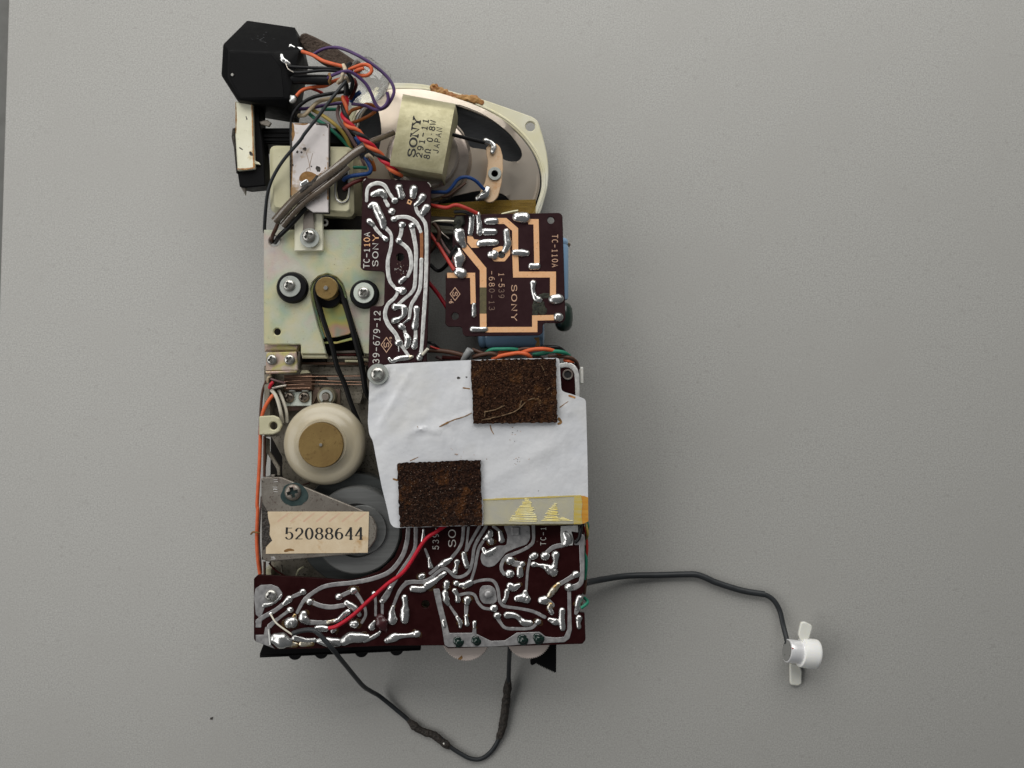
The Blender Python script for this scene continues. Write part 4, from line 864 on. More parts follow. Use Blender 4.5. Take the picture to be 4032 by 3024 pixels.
kt = [[(0, 668, 30), (130, 662, 28), (230, 635, 26), (320, 565, 28), (380, 532, 28), (430, 560, 28), (490, 612, 28), (560, 612, 28), (630, 560, 28), (665, 450, 28), (690, 300, 28), (800, 110, 28)], [(1276, 100, 28), (1276, 250, 28), (1230, 312, 28), (1120, 368, 28), (1010, 412, 30), (965, 470, 30), (955, 540, 30), (985, 588, 30)],
      [(575, 120, 28), (562, 250, 28), (530, 330, 28), (455, 425, 30)], [(625, 120, 22), (610, 260, 20), (600, 350, 26)], [(735, 110, 26), (650, 260, 26), (608, 350, 22)], [(770, 260, 24), (730, 330, 26), (708, 420, 26), (688, 530, 24), (652, 650, 24)], [(190, 340, 20), (222, 420, 24)],
      [(660, 678, 26), (730, 655, 26), (830, 645, 26), (885, 668, 28), (920, 740, 28), (935, 850, 28), (970, 902, 28), (1030, 920, 26), (1150, 936, 26), (1280, 966, 28), (1390, 1020, 30)], [(545, 795, 26), (600, 782, 24), (650, 782, 26), (690, 805, 26), (720, 870, 26), (770, 925, 26), (840, 940, 26)],
      [(435, 905, 20), (500, 1000, 26)], [(605, 880, 40), (600, 1000, 30)], [(920, 1030, 40), (945, 1075, 28), (1000, 1130, 28), (1130, 1138, 28), (1250, 1130, 28), (1300, 1095, 28)], [(1240, 440, 24), (1218, 560, 22), (1205, 740, 22)], [(1690, 600, 50), (1640, 630, 38), (1540, 690, 36)],
      [(1763, 215, 46), (1765, 400, 42), (1768, 560, 38), (1755, 670, 44), (1700, 715, 50), (1640, 728, 60)], [(1600, 290, 40), (1480, 318, 40), (1420, 365, 36), (1395, 400, 60)], [(95, 110, 32), (90, 300, 30), (60, 400, 28), (0, 480, 26)], [(20, 110, 30), (10, 280, 28)],
      [(1080, 480, 50), (1150, 495, 55)], [(240, 580, 26), (330, 505, 28)], [(1430, 860, 40), (1465, 900, 44)], [(1720, 940, 50), (1705, 980, 30)], [(878, 110, 26), (945, 160, 22)]]
beads('K', MZ, mb, kt, 'tin', .15, .2, 'track', .4)
pad('K', [(270, 738), (332, 735), (362, 900), (392, 1020), (432, 1182), (662, 1180), (670, 1128), (702, 1128), (704, 1190), (850, 1262), (990, 1256), (1110, 1178), (1340, 1170), (1400, 1218), (1500, 1228), (1585, 1220), (1618, 1150), (1622, 1000), (1618, 760), (1655, 760), (1658, 1000), (1664, 1150), (1640, 1236), (1590, 1274), (1450, 1280), (870, 1318), (420, 1324), (384, 1300), (350, 1080), (300, 880)], rd=10, name='ground_track')
pad('K', [(978, 100), (1240, 100), (1246, 230), (1212, 290), (1100, 328), (1000, 372), (940, 450), (884, 508), (820, 522), (762, 492), (744, 430), (756, 370), (910, 304), (1008, 300), (1016, 200)], rd=25)
boxp('square_bump', 'K', 1058, 115, 1138, 200, MZ + .75, .7, 'tin', mb, bev=.3, rd=10)
pad('K', [(735, 745), (760, 705), (850, 702), (895, 740), (912, 860), (880, 888), (770, 888), (735, 830)], rd=30)
lathe('dome', 'K', (822, 795), [(.5, 36.0), (30, 35.95), (44, 35.4), (50, 34.1)], 'tin', mb, n=28, ang=60)
pad('K', [(1555, 105), (1725, 100), (1728, 170), (1660, 160), (1680, 240), (1672, 300), (1560, 300), (1550, 200)], 'tinw', rd=8, t=.5)
pad('K', [(1690, 250), (1778, 210), (1778, 300), (1690, 296)], rd=6)
ks = [[(62, 735, 60), (140, 742, 62), (175, 735, 60)], [(210, 700, 80), (280, 660, 56), (330, 620, 44), (382, 582, 44)], [(1390, 405, 78)], [(1500, 395, 76), (1498, 470, 46), (1470, 540, 80), (1440, 560, 60)], [(1280, 490, 58), (1330, 498, 30), (1400, 515, 60), (1475, 565, 90)], [(1262, 415, 56), (1290, 402, 66)], [(1195, 770, 46), (1185, 820, 90), (1110, 832, 56)], [(1200, 840, 80)],
      [(1040, 452, 76)], [(1162, 485, 48)], [(1140, 530, 58), (1142, 590, 66)], [(1035, 584, 78)], [(772, 330, 30), (800, 375, 58), (850, 368, 60), (895, 330, 34)], [(845, 165, 50), (830, 205, 66), (785, 235, 34)], [(850, 262, 58), (835, 230, 44)], [(942, 165, 42), (958, 245, 58)], [(450, 435, 32), (390, 470, 62), (335, 500, 36)], [(165, 605, 48), (145, 612, 54)], [(578, 385, 46), (588, 445, 54), (608, 505, 50)],
      [(640, 675, 62), (590, 700, 58), (548, 700, 46)], [(500, 680, 50)], [(175, 140, 24), (170, 215, 34), (166, 265, 42)], [(228, 430, 26), (236, 480, 36), (242, 505, 52)], [(508, 465, 52), (502, 515, 36), (488, 560, 58)], [(405, 680, 60), (400, 720, 50)], [(388, 775, 56), (402, 850, 58), (420, 888, 38)], [(485, 755, 48), (512, 800, 44), (518, 850, 52)],
      [(615, 842, 66), (608, 880, 50)], [(600, 1010, 32), (610, 1090, 46)], [(685, 1075, 40), (684, 1125, 28)], [(510, 1020, 32), (540, 1070, 44), (542, 1118, 30)], [(875, 930, 70)], [(910, 1005, 66)], [(1010, 1000, 62), (1070, 1000, 56), (1120, 1020, 44), (1180, 1075, 60), (1245, 1078, 50)], [(1320, 1068, 54)], [(1040, 705, 62), (1080, 725, 66), (1130, 700, 40)], [(1010, 760, 50), (1000, 830, 40), (985, 855, 48)],
      [(1700, 590, 66)], [(1440, 1045, 40), (1490, 1065, 62), (1540, 1080, 40)], [(1565, 955, 58), (1560, 1040, 60), (1570, 1130, 56)], [(1630, 720, 76)], [(1740, 830, 62), (1722, 885, 56), (1715, 940, 36)], [(1735, 1030, 62), (1730, 1080, 40), (1735, 1118, 46)], [(372, 1060, 34), (385, 1110, 36)], [(1600, 180, 60), (1630, 240, 90), (1600, 280, 60)], [(1360, 850, 70), (1390, 850, 80)], [(1440, 930, 44), (1460, 975, 46)]]
beads('K', MZ, mb, ks, 'solder', .38, .7)
beads('K', MZ, mb, [[(1530, 690, 40), (1490, 735, 60), (1440, 800, 50)], [(580, 720, 40), (620, 700, 40)], [(1450, 900, 50), (1440, 920, 50)], [(1560, 1090, 40), (1570, 1120, 36)], [(120, 745, 40), (150, 740, 44)]], 'flux', .36, .8)
for x, y, r_ in ((520, 1268, 60), (702, 1258, 56), (1168, 1248, 62), (1326, 1236, 66)):
    bead('lacquer_drop', 'K', [(x - 4, y - 6, r_ * 1.7), (x + 6, y + 6, r_ * 1.7)], MZ + .1, 'greenb', mb, k=.2, lump=.9)
    bead('lacquer_drop', 'K', [(x - 2, y + 4, r_ * .9), (x + 8, y + 10, r_ * .8)], MZ + 1.0, 'greenb', mb, k=.4, lump=.5)
random.seed(31)
for rg, lst in (('J', js), ('K', ks)):
    for row in lst:
        if random.random() < .5: continue
        x, y, w = random.choice(row)
        bead('flux_stain', rg, [(x - w * .3, y + random.uniform(-10, 10), w * 1.1), (x + w * .35, y + random.uniform(-12, 12), w * random.uniform(.9, 1.5))], MZ, 'fluxs', mb, k=.02, lump=1.2)
text('K', 'TC-110A', (1402, 308), (1402, -45), 52, MZ, 'print', mb, w=.10, only=(0, 1, 2, 3), fill=.66)
text('K', 'SONY', (494, 328), (494, -60), 70, MZ, 'print', mb, contrast=(.09, .16), only=(0, 1), fill=.80)
text('K', '539-', (324, 352), (324, 110), 58, MZ, 'print', mb, w=.10, fill=.62)
bead('track', 'O', [(1790, 442, 62), (1880, 432, 66), (1950, 465, 66), (1990, 540, 62), (2000, 680, 56), (2002, 830, 56)], MZ, 'tinw', mb, k=.12, lump=.3)
ring('eyelet', 'O', (1882, 552), 46, 66, MZ + .5, .6, 'hub', mb); lathe('eyelet_hole', 'O', (1882, 552), [(.5, MZ + .1), (46, MZ + .1), (46, MZ)], 'ink', mb, n=24)
slab('side_clip', 'O', [(2036, 455), (2075, 460), (2078, 665), (2040, 672)], 24, 2, 'nylonw', mb, bev=.4, rd=10)
# thumbwheels under the front edge
def gear(name, r, c, rad, z, t, m, parent, teeth=70, depth=.018, a0=0, label=None):
    q = pt(r, c[0], c[1], z); R_ = wd(r, rad, z); poly = []
    for i in range(teeth * 2): 
        a = math.pi * i / teeth + a0; rr = R_ * (1 if i % 2 else 1 - depth * 2.2); poly.append(Vector((q.x + rr * math.cos(a), q.y + rr * math.sin(a))))
    v, f = slab_geo(poly, [], z * .001, t * .001, .0002); return obj(name, v, f, m, parent, ang=25, label=label)
g1 = gear('thumbwheel', 'K', (600, 1215), 252, 29, 3, 'wheelp', mb); g2 = gear('thumbwheel', 'K', (1230, 1210), 234, 29, 3, 'wheelp', mb)
bead('stain', 'K', [(530, 1440, 20), (550, 1430, 34), (556, 1410, 10)], 29, 'rust', g1, k=.01)
arcp = [(1500, 1582)]
for i in range(26):
    t = i / 25; x = 1497 - 200 * t; y = 1580 - 95 * t - -3 * math.sin(t * math.pi) ; arcp.append((x, y + (7 if i % 2 else -7)))
slab('toothed_dial', 'K', [(1508, 1290), (1506, 1582)] + arcp[1:] + [(1262, 1506), (1246, 1490), (1246, 1466), (1270, 1430), (1300, 1290)], 22, 4, 'black', mb, bev=.1)

cs = thing('control_strip', 'flat black plastic strip with small knurled knobs under the main board', 'control strip', pt('J', 1100, 1080, 0))
slab('strip', 'J', [(270, 960), (2082, 960), (2080, 1068), (1400, 1100), (700, 1132), (212, 1152), (214, 1098)], 29, 3, 'black', cs, bev=.4)
slab('strip_lip', 'J', [(215, 1128), (700, 1108), (1400, 1078), (2078, 1048), (2080, 1066), (1400, 1098), (700, 1130), (212, 1151)], 29.8, 1, 'black', cs, bev=.3)
for x, y in ((620, 1098), (925, 1085), (1392, 1068), (1800, 1048)): gear('knob', 'J', (x, y), 82, 24, 5, 'rubber', cs, teeth=40, depth=.03)

# ================================================================ card, foam, screw
cd = thing('insulation_card', 'creased white card sheet screwed over the main board, taped along one edge', 'card', pt('H', 1000, 900, 0))
co_ = [(288, 186), (600, 168), (1000, 150), (1400, 138), (1775, 131), (1778, 200), (1792, 420), (1900, 452), (2005, 490), (2012, 700), (2020, 1000), (2026, 1340), (2030, 1560), (1990, 1580), (1600, 1586), (1110, 1592), (700, 1602), (375, 1612), (330, 1605), (302, 1570), (270, 1420), (230, 1260), (195, 1080), (150, 850), (120, 800), (106, 690), (114, 500), (118, 330), (150, 210)]
c0 = pt('H', 1000, 900, 40)
CRE = [((300, 190), (225, 330), .00016, .0010), ((375, 195), (290, 320), .00014, .0009), ((470, 260), (215, 710), .00022, .0016), ((120, 500), (250, 400), .00022, .0012), ((540, 745), (720, 770), .00030, .0012), ((740, 725), (1010, 610), .00022, .0014),
       ((480, 790), (620, 730), .00020, .0014), ((1090, 870), (1085, 1010), .00012, .0012), ((1815, 800), (1830, 1050), .00012, .0014), ((820, 800), (870, 960), .00014, .0016), ((1840, 560), (1880, 620), .00022, .0012), ((600, 560), (900, 830), -.00020, .0028), ((200, 900), (420, 700), -.00018, .0030), ((1200, 1180), (1700, 900), .00016, .0040)]
CRE = [(pt('H', *a_, 39.5).xy, pt('H', *b_, 39.5).xy, h_, w_) for a_, b_, h_, w_ in CRE]
def cz(x, y):
    X, Y = (x - c0.x) / .05, (y - c0.y) / .035; s = X * .75 - Y * .65 + .05
    z = .0402 - .0017 * s * s + .00040 * math.sin(2.6 * X + 1.9 * Y + .6) + .00028 * math.sin(3.7 * Y - 2.2 * X)
    q = Vector((x, y))
    for a_, b_, h_, w_ in CRE:
        d = b_ - a_; t = max(0, min(1, (q - a_).dot(d) / d.length_squared)); r_ = (q - a_ - d * t).length
        if r_ < w_ * 2: z += 1.7 * h_ * max(0, 1 - r_ / w_)
    return z + .00016 * mnoise.noise(Vector((x * 130, y * 130, 0)))
surf('sheet', rnd(P2('H', co_, 39.5), .0012), [], cz, .0003, 'card', cd, step=.0010)
def drape(poly, r, dz, t, name, m, parent, step=.0014, fz=None, edge=0.0, label=None):
    return surf(name, P2(r, poly, 39.5), [], lambda x, y: cz(x, y) + dz + (fz(x, y) if fz else 0), t, m, parent, step=step, label=label, edge=edge)
tpe = drape([(1112, 1362), (1300, 1350), (1600, 1340), (1850, 1328), (1925, 1328), (1922, 1580), (1600, 1583), (1114, 1589)], 'H', .00014, .0001, 'tape', 'tapeY', cd)
drape([(1905, 1329), (1965, 1331), (1975, 1400), (1968, 1500), (1975, 1578), (1900, 1579)], 'H', .00022, .0001, 'tape_band', 'tapeM', cd)
drape([(1966, 1332), (1990, 1333), (2026, 1348), (2029, 1556), (1988, 1577), (1977, 1577), (1970, 1500), (1977, 1400)], 'H', .00024, .0001, 'tape_end', 'tapeO', cd)
for yy, m_ in ((1366, 'tapeM'), (1586, 'olive')):
    pp = [pt('H', x, yy - (x - 1112) * (.04 if yy < 1400 else .006), 39.5) for x in (1114, 1300, 1500, 1700, 1850, 1960)]
    v, f = bead_geo([(p.x, p.y, cz(p.x, p.y) + .00018, wd('H', 10 + 5 * (i % 2), 39.5)) for i, p in enumerate(pp)], .06, .5, True, 1.0); obj('tape_edge', v, f, m_, cd)
random.seed(4)
V_, F_ = [], []
for xc, xs, y0, y1, l, r_ in ((1500, 1, 1362, 1568, 150, 72), (1735, 1, 1400, 1568, 100, 24), (1800, 1, 1520, 1560, 20, 90)):
    n = int((y1 - y0) / 9)
    for i in range(n):
        t = i / n; y = y0 + 9 * i + random.uniform(-3, 3); xa = xc - 12 - l * t + random.uniform(-14, 14); xb = xc + 12 + r_ * t + random.uniform(-12, 12)
        pa = [pt('H', xa + (xb - xa) * s, y + 6 * (s - .5) + random.uniform(-1, 1), 39.5) for s in (0, .5, 1)]
        vv, ff = bead_geo([(p.x, p.y, cz(p.x, p.y) + .00016, .00014 + .00014 * random.random()) for p in pa], .5, .6, True, .3)
        b0 = len(V_); V_ += vv; F_ += [tuple(q + b0 for q in g_) for g_ in ff]
wk = obj('tape_wrinkles', V_, F_, 'wrink', cd); wk['kind'] = 'stuff'
def fz1(x, y): return .00055 * mnoise.noise(Vector((x * 900, y * 900, 1))) + random.uniform(-.00016, .00016)
def pad_foam(poly, m, label):
    P = P2('H', poly, 40.8); 
    o = surf('foam_pad', P, [], lambda x, y: cz(x, y) + .0013 + fz1(x, y), .0012, m, None, step=.00075, edge=.00022)
    return tag(o, label, 'foam pad')
fp1 = pad_foam([(1004, 152), (1400, 142), (1744, 136), (1752, 400), (1758, 692), (1400, 700), (1026, 704), (1014, 400)], 'felt', 'crumbling dark brown foam pad at the top edge of the white card')
pad_foam([(363, 1048), (700, 1034), (1088, 1020), (1096, 1300), (1104, 1588), (700, 1600), (386, 1606), (372, 1300)], 'felt2', 'dark brown foam pad beside the yellowed tape on the white card')
random.seed(9)
for pts in ([(1130, 600), (1220, 580), (1300, 545)], [(1130, 590), (1125, 640)], [(1180, 655), (1290, 630), (1400, 590), (1480, 520)], [(1430, 560), (1445, 500)], [(1500, 500), (1560, 480)], [(1100, 670), (1180, 660)], [(1620, 200), (1640, 240)], [(1690, 390), (1670, 410)]):
    P = [pt('H', x, y, 40.8) for x, y in pts]; C = [Vector(c) for c in cr([(p.x, p.y, cz(p.x, p.y) + .0017) for p in P], .0006)]
    v, f = sweep(C, [.00016] * len(C), 6, 1, .5); obj('fibre', v, f, 'fibre', fp1)
zq = pt('H', 193, 273, 39.5); zs = cz(zq.x, zq.y) * 1000 + .5
sw = thing('card_screw', 'cross-head screw on a wide zinc washer at the corner of the white card', 'screw', pt('H', 193, 273, zs - .5))
lathe('washer', 'H', (193, 273), [(20, zs + .9), (88, zs + .9), (92, zs + .6), (92, zs - .8)], 'washer', sw, n=56)
screw('H', (193, 275), 64, zs + 1.1, sw, rz=.78, name='head')
random.seed(6)
def cstain(pts, m='rust', k=.012):
    P = [(q.x, q.y, cz(q.x, q.y) + .00006, wd('H', w, 39.5)) for q, w in ((pt('H', x, y, 39.5), w) for x, y, w in pts)]
    v, f = bead_geo(P, k, .5, True, 1.2); return obj('stain', v, f, m, cd)
cstain([(735, 728, 9), (800, 695, 14), (870, 665, 9), (950, 640, 8), (1010, 610, 6)]); cstain([(1172, 715, 6), (1185, 760, 10), (1205, 795, 4)]); cstain([(895, 305, 22), (905, 306, 20)], 'gum'); cstain([(965, 298, 12), (970, 300, 10)], 'gum')
cstain([(940, 392, 12), (995, 400, 9)]); cstain([(1860, 460, 16), (1905, 475, 20)], 'glue'); cstain([(1770, 660, 22), (1790, 690, 24), (1765, 705, 16)]); cstain([(1780, 560, 8), (1850, 510, 6)]); cstain([(330, 1185, 14), (362, 1195, 16)]); cstain([(480, 1025, 10), (545, 995, 6)])
for k in range(34):
    x, y = random.choice(((random.gauss(900, 60), random.gauss(965, 30)), (random.gauss(1380, 30), random.gauss(800, 40)), (random.uniform(200, 1950), random.uniform(400, 1300)), (random.gauss(1400, 15), random.gauss(1030, 30))))
    if 362 < x < 1110 and y > 1010 or 1000 < x < 1765 and y < 705: continue
    cstain([(x, y, random.uniform(2, 6)), (x + random.uniform(-8, 8), y + random.uniform(-8, 8), random.uniform(1, 5))], random.choice(('rust', 'gum', 'glue')))
# ================================================================ wires
def W_(r, pts, w, m, label, z=None, **k):
    P = [(r, x, y, (q[0] if q else z)) for x, y, *q in pts]
    return wire('wire', P, w, m, label, **k)
# round the socket
W_('A', [(1075, 560, 37), (1190, 600, 38.5), (1300, 660, 40), (1400, 692, 41), (1520, 722, 41.5)], 14.5, 'orange', 'orange wire from the upper socket lug to the string knot')
W_('A', [(1540, 790, 40), (1620, 745, 40.5), (1740, 702, 41), (1812, 720, 41), (1836, 770, 41), (1795, 818, 41), (1710, 822, 40.5), (1650, 795, 40.6), (1690, 760, 41.6), (1750, 745, 42)], 15, 'orange', 'orange wire curled into a loop beside the string knot')
W_('A', [(930, 725, 40), (1100, 735, 40), (1300, 742, 40), (1500, 755, 40)], 13, 'blackw', 'upper of two thin black wires between socket and string knot')
W_('A', [(925, 760, 40.5), (1000, 790, 40), (1100, 787, 40), (1300, 766, 40), (1500, 775, 40)], 13, 'blackw', 'lower black wire with a bare end between socket and string knot')
W_('A', [(900, 690, 40.8), (925, 750, 41.2), (985, 788, 41.0)], 3, 'bare', 'short bare wire strand at the middle socket lug')
W_('A', [(960, 862, 37), (1150, 866, 37), (1370, 872, 37)], 40, 'blackw', 'thick black sleeve beside the socket', cat='sleeve', sides=16)
W_('A', [(1372, 800, 40), (1390, 840, 40.5), (1375, 880, 40), (1385, 910, 39)], 12, 'rust', 'rusty crust at the end of the thick black sleeve', cat='crust', rough=.25, step=.0005)
W_('A', [(1360, 850, 39), (1420, 815, 41), (1540, 775, 43), (1610, 785, 42.5), (1700, 845, 41), (1780, 925, 40), (1830, 1020, 39), (1875, 1130, 38), (1930, 1180, 37.5), (1990, 1140, 37), (2015, 1070, 37), (2000, 1000, 37.5)], 13.5, 'purple', 'purple wire in front of the clear tube, hooked at its end')
W_('A', [(1190, 600, 33), (1280, 545, 33), (1380, 518, 33), (1500, 525, 34), (1700, 612, 36), (1900, 742, 36), (2030, 870, 36), (2078, 980, 36), (2050, 1080, 36), (1980, 1170, 35.5), (1880, 1195, 34), (1760, 1150, 32), (1620, 1130, 30)], 13, 'purple', 'purple wire arching over the brown felt and clear tube')
W_('A', [(905, 1160, 26), (1000, 1185, 26), (1150, 1180, 26), (1350, 1140, 26), (1530, 1120, 26)], 14, 'purple', 'purple wire low behind the socket and the cream braid')
W_('A', [(1015, 1045, 38.5), (1080, 982, 38), (1200, 950, 36), (1330, 935, 35), (1430, 880, 36), (1560, 850, 37)], 14.5, 'orange', 'orange wire from the lower socket lug under the black sleeve')
W_('A', [(1180, 965, 34), (1240, 985, 33), (1300, 1015, 32)], 12, 'redd', 'short dark red wire end under the socket wires')
W_('A', [(1590, 830, 38), (1640, 870, 38), (1650, 920, 37), (1600, 1000, 36)], 13, 'redd', 'dark red wire turning down below the string knot')
wire('wire', [('A', 1555, 880, 41), ('A', 1400, 1072, 43), ('A', 1250, 1272, 43), ('A', 1100, 1462, 43), ('C', 780, 562, 42.5), ('C', 600, 772, 41.5), ('C', 490, 950, 40), ('C', 432, 1110, 38), ('C', 405, 1300, 35), ('C', 392, 1490, 32), ('C', 392, 1560, 30)], 14, 'greyw', 'long black wire running diagonally across the white strap')
W_('A', [(1600, 990, 35), (1500, 1005, 36), (1400, 1018, 37), (1200, 1058, 37), (1060, 1140, 37), (985, 1235, 36), (962, 1340, 34), (958, 1500, 33), (962, 1610, 32)], 15, 'blackw', 'black wire bent in an arch behind the white strap')
W_('A', [(1500, 1078, 33), (1350, 1080, 34), (1240, 1118, 35), (1150, 1210, 35), (1100, 1255, 34), (1040, 1258, 33)], 16, 'cream_w', 'frayed cream braid above the white strap', rough=.06)
W_('A', [(1380, 1105, 34), (1450, 1085, 34), (1540, 1078, 33)], 15, 'yellow', 'short yellow wire piece joining the cream braid')
W_('A', [(1190, 1195, 33), (1280, 1245, 33), (1380, 1310, 34), (1490, 1410, 34), (1560, 1510, 33), (1610, 1620, 31)], 15, 'yellow', 'olive yellow wire beside the twisted wires')
W_('A', [(1150, 1235, 32), (1230, 1300, 32), (1330, 1360, 32.5), (1450, 1460, 32.5), (1550, 1560, 32), (1620, 1640, 31)], 14.5, 'green', 'green wire running next to the olive yellow wire')
W_('A', [(1290, 1190, 28), (1400, 1190, 28), (1490, 1190, 28)], 14, 'green', 'short green wire low behind the twisted wires')
W_('S', [(350, 280, 31), (325, 400, 32), (370, 540, 33), (480, 690, 33.5), (560, 820, 33), (640, 950, 32)], 14, 'mauve', 'dull mauve wire running beneath the twisted wires')
W_('S', [(545, 210, 33), (600, 130, 34), (700, 50, 35)], 18, 'blue_w', 'stubby blue wire end behind the clear tube')
W_('S', [(615, 790, 33), (660, 850, 33), (690, 910, 32)], 13, 'blue_w', 'short blue wire end under the twisted wires')
W_('S', [(780, 1120, 33), (840, 1230, 34), (872, 1310, 35), (845, 1375, 36), (760, 1395, 37), (600, 1415, 37.8), (470, 1450, 38), (425, 1500, 37.5)], 16, 'blue_w', 'blue wire bent sharply into the motor opening')
W_('S', [(470, 1300, 34), (650, 1282, 34), (810, 1292, 34)], 13, 'green', 'green wire tucked under the bent blue wire')
W_('S', [(430, 1640, 37), (480, 1600, 37.5), (570, 1540, 37), (700, 1488, 36), (800, 1460, 34)], 17, 'maroon', 'reddish brown wire entering the motor opening')
W_('S', [(860, 1130, 31), (910, 1230, 31), (930, 1340, 30)], 16, 'burnt', 'short rust-orange wire beside the bent blue wire')
W_('S', [(800, 1100, 33.5), (830, 1080, 35), (870, 1110, 34.5), (900, 1150, 33)], 14, 'string', 'frayed string tuft below the twisted wires', cat='string', rough=.2, step=.0006)
W_('S', [(490, 440, 30), (560, 350, 31), (680, 310, 31), (800, 250, 30), (900, 270, 29), (945, 320, 28)], 14, 'burnt', 'rust-orange wire looping out towards the loudspeaker')
W_('S', [(520, 570, 28), (680, 515, 28), (850, 435, 27), (945, 370, 26)], 13.5, 'burnt', 'rust-orange wire crossing the dark loudspeaker opening')
W_('S', [(720, 1150, 31), (760, 1230, 31), (790, 1300, 30)], 11, 'mauve', 'thin mauve wire end beside the bent blue wire')
W_('A', [(1600, 690, 38), (1560, 730, 40), (1580, 800, 40.5), (1625, 880, 40), (1610, 980, 38), (1560, 1050, 36)], 16, 'blackw', 'black wire bending round behind the string knot')
W_('A', [(1540, 880, 39), (1560, 950, 38.5), (1555, 1040, 38)], 20, 'blackw', 'thick black wire stub where the twisted trio begins')
W_('A', [(1640, 860, 37), (1665, 920, 37), (1640, 1000, 36), (1600, 1080, 34)], 15, 'maroon', 'dark maroon wire dropping beside the string knot')
# twisted trio
cl = [Vector(c) for c in cr([tuple(pt('S', *p)) for p in ((455, 130, 37), (445, 290, 38), (440, 440, 39), (510, 590, 40), (630, 690, 40.5), (760, 820, 41), (880, 950, 41), (1000, 1070, 40.5), (1130, 1200, 40), (1250, 1340, 39.4), (1380, 1480, 37))], .0005)]
rw = wd('S', 66, 40) / 2; s_ = 0; acc = [0]
for i in range(1, len(cl)): acc.append(acc[-1] + (cl[i] - cl[i - 1]).length)
for k, (m, lab) in enumerate((('orange', 'orange wire of the twisted red, orange and black trio'), ('red', 'red wire of the twisted red, orange and black trio'), ('blackw', 'black wire of the twisted red, orange and black trio'))):
    C = []
    for i, c in enumerate(cl):
        t = (cl[min(i + 1, len(cl) - 1)] - cl[max(i - 1, 0)]).normalized(); n_ = t.cross(Vector((0, 0, 1))).normalized(); b_ = t.cross(n_)
        a_ = -2 * math.pi * (acc[i] / .0105 + k / 3) ; C.append(c + (n_ * math.cos(a_) + b_ * math.sin(a_)) * rw * 1.12)
    C = C[::3]; v, f = sweep(C, [rw] * len(C), 10); tag(obj('wire', v, f, m, None, ang=60), lab, 'wire', 'twisted wire trio')
# yellowed sleeve
sl = thing('plastic_sleeve', 'yellowed shiny plastic sleeve lying diagonally over the white strap', 'sleeve', pt('C', 900, 1060, 39))
def sleeve(name, pts, w, m, flat=.8):
    C = [Vector(c) for c in cr([tuple(pt(*p)) for p in pts], .0012)]; v, f = sweep(C, [wd('X', w, 41) / 2] * len(C), 18, flat); return obj(name, v, f, m, sl, ang=60)
sleeve('upper_tube', [('C', 505, 1440, 39), ('C', 700, 1225, 41.2), ('C', 900, 1062, 42), ('C', 1150, 880, 42), ('C', 1350, 715, 40.5), ('C', 1470, 640, 39.5)], 36, 'sleeve')
sleeve('lower_tube', [('C', 588, 1490, 38), ('C', 720, 1335, 39.5), ('C', 850, 1215, 40.6), ('C', 1000, 1105, 41.4), ('C', 1120, 1010, 41.4), ('C', 1300, 850, 40)], 27, 'sleeve')
sleeve('loose_end', [('S', 720, 940, 38), ('S', 900, 850, 35), ('S', 1080, 780, 32), ('S', 1240, 715, 29)], 24, 'sleeve')
bead('burn_mark', 'C', [(790, 1110, 36), (850, 1060, 50), (920, 1010, 40), (960, 950, 26)], 43.2, 'gum', sl, k=.12, lump=1.0)
wire('wire', [('C', 545, 1440, 38.5), ('C', 515, 1520, 37.6), ('C', 482, 1590, 35.5), ('C', 468, 1660, 31), ('C', 466, 1670, 28)], 16, 'brown', 'brown wire going from the sleeve into the motor plate hole')
wire('wire', [('C', 860, 1270, 38.4), ('C', 760, 1390, 38), ('C', 660, 1500, 37.2), ('C', 560, 1595, 35.5), ('C', 520, 1650, 32), ('C', 505, 1670, 28)], 19, 'blackw', 'black wire going from the sleeve into the motor plate hole')
# loudspeaker leads
W_('B', [(1000, 760, 33), (1060, 775, 32), (1230, 820, 29), (1400, 862, 26)], 15, 'blackw', 'black lead to the upper loudspeaker terminal')
W_('B', [(820, 1400, 30), (930, 1400, 30), (990, 1400, 30), (1050, 1345, 30), (1115, 1262, 30), (1200, 1236, 30), (1300, 1272, 29), (1400, 1372, 26.5)], 14, 'blue_w', 'blue lead curving to the lower loudspeaker terminal')
W_('B', [(940, 1450, 26), (1010, 1440, 26), (1120, 1360, 25), (1200, 1300, 24)], 10, 'brown', 'thin brown wire behind the blue loudspeaker lead')
# between the boards
W_('F', [(60, 130, 33), (180, 150, 35), (260, 160, 36), (345, 135, 37), (440, 165, 37), (545, 215, 36)], 15, 'redd', 'red wire along the top of the copper tracked board')
W_('F', [(330, 200, 34), (420, 200, 35), (500, 230, 35.5)], 14, 'blackw', 'black wire under the red wire at the copper tracked board')
W_('F', [(115, 300, 33), (160, 286, 35), (240, 282, 36), (325, 286, 35.5)], 7, 'white', 'thin white wire stretching between the two small boards')
W_('F', [(130, 300, 30), (185, 370, 31), (180, 460, 31), (120, 550, 29), (70, 600, 27)], 16, 'brown', 'brown wire looped between the two small boards')
W_('F', [(100, 400, 30), (180, 510, 31), (250, 620, 33), (330, 745, 35)], 15, 'redd', 'red wire slanting to the left edge of the copper tracked board')
W_('F', [(190, 440, 28), (250, 540, 30), (310, 610, 33)], 12, 'mauve', 'grey-mauve wire slanting beside a red wire between the boards')
W_('F', [(100, 690, 27), (180, 750, 27), (260, 690, 31), (310, 580, 34), (350, 520, 35.6)], 15, 'blackw', 'black wire looping under the left edge of the copper tracked board')
W_('F', [(80, 850, 20), (150, 930, 21), (220, 1030, 23), (300, 1160, 25)], 16, 'red', 'bright red wire low in the gap between the boards')
W_('F', [(190, 370, 29), (230, 410, 29), (280, 450, 31)], 5, 'bare', 'thin bare strand between the small boards')
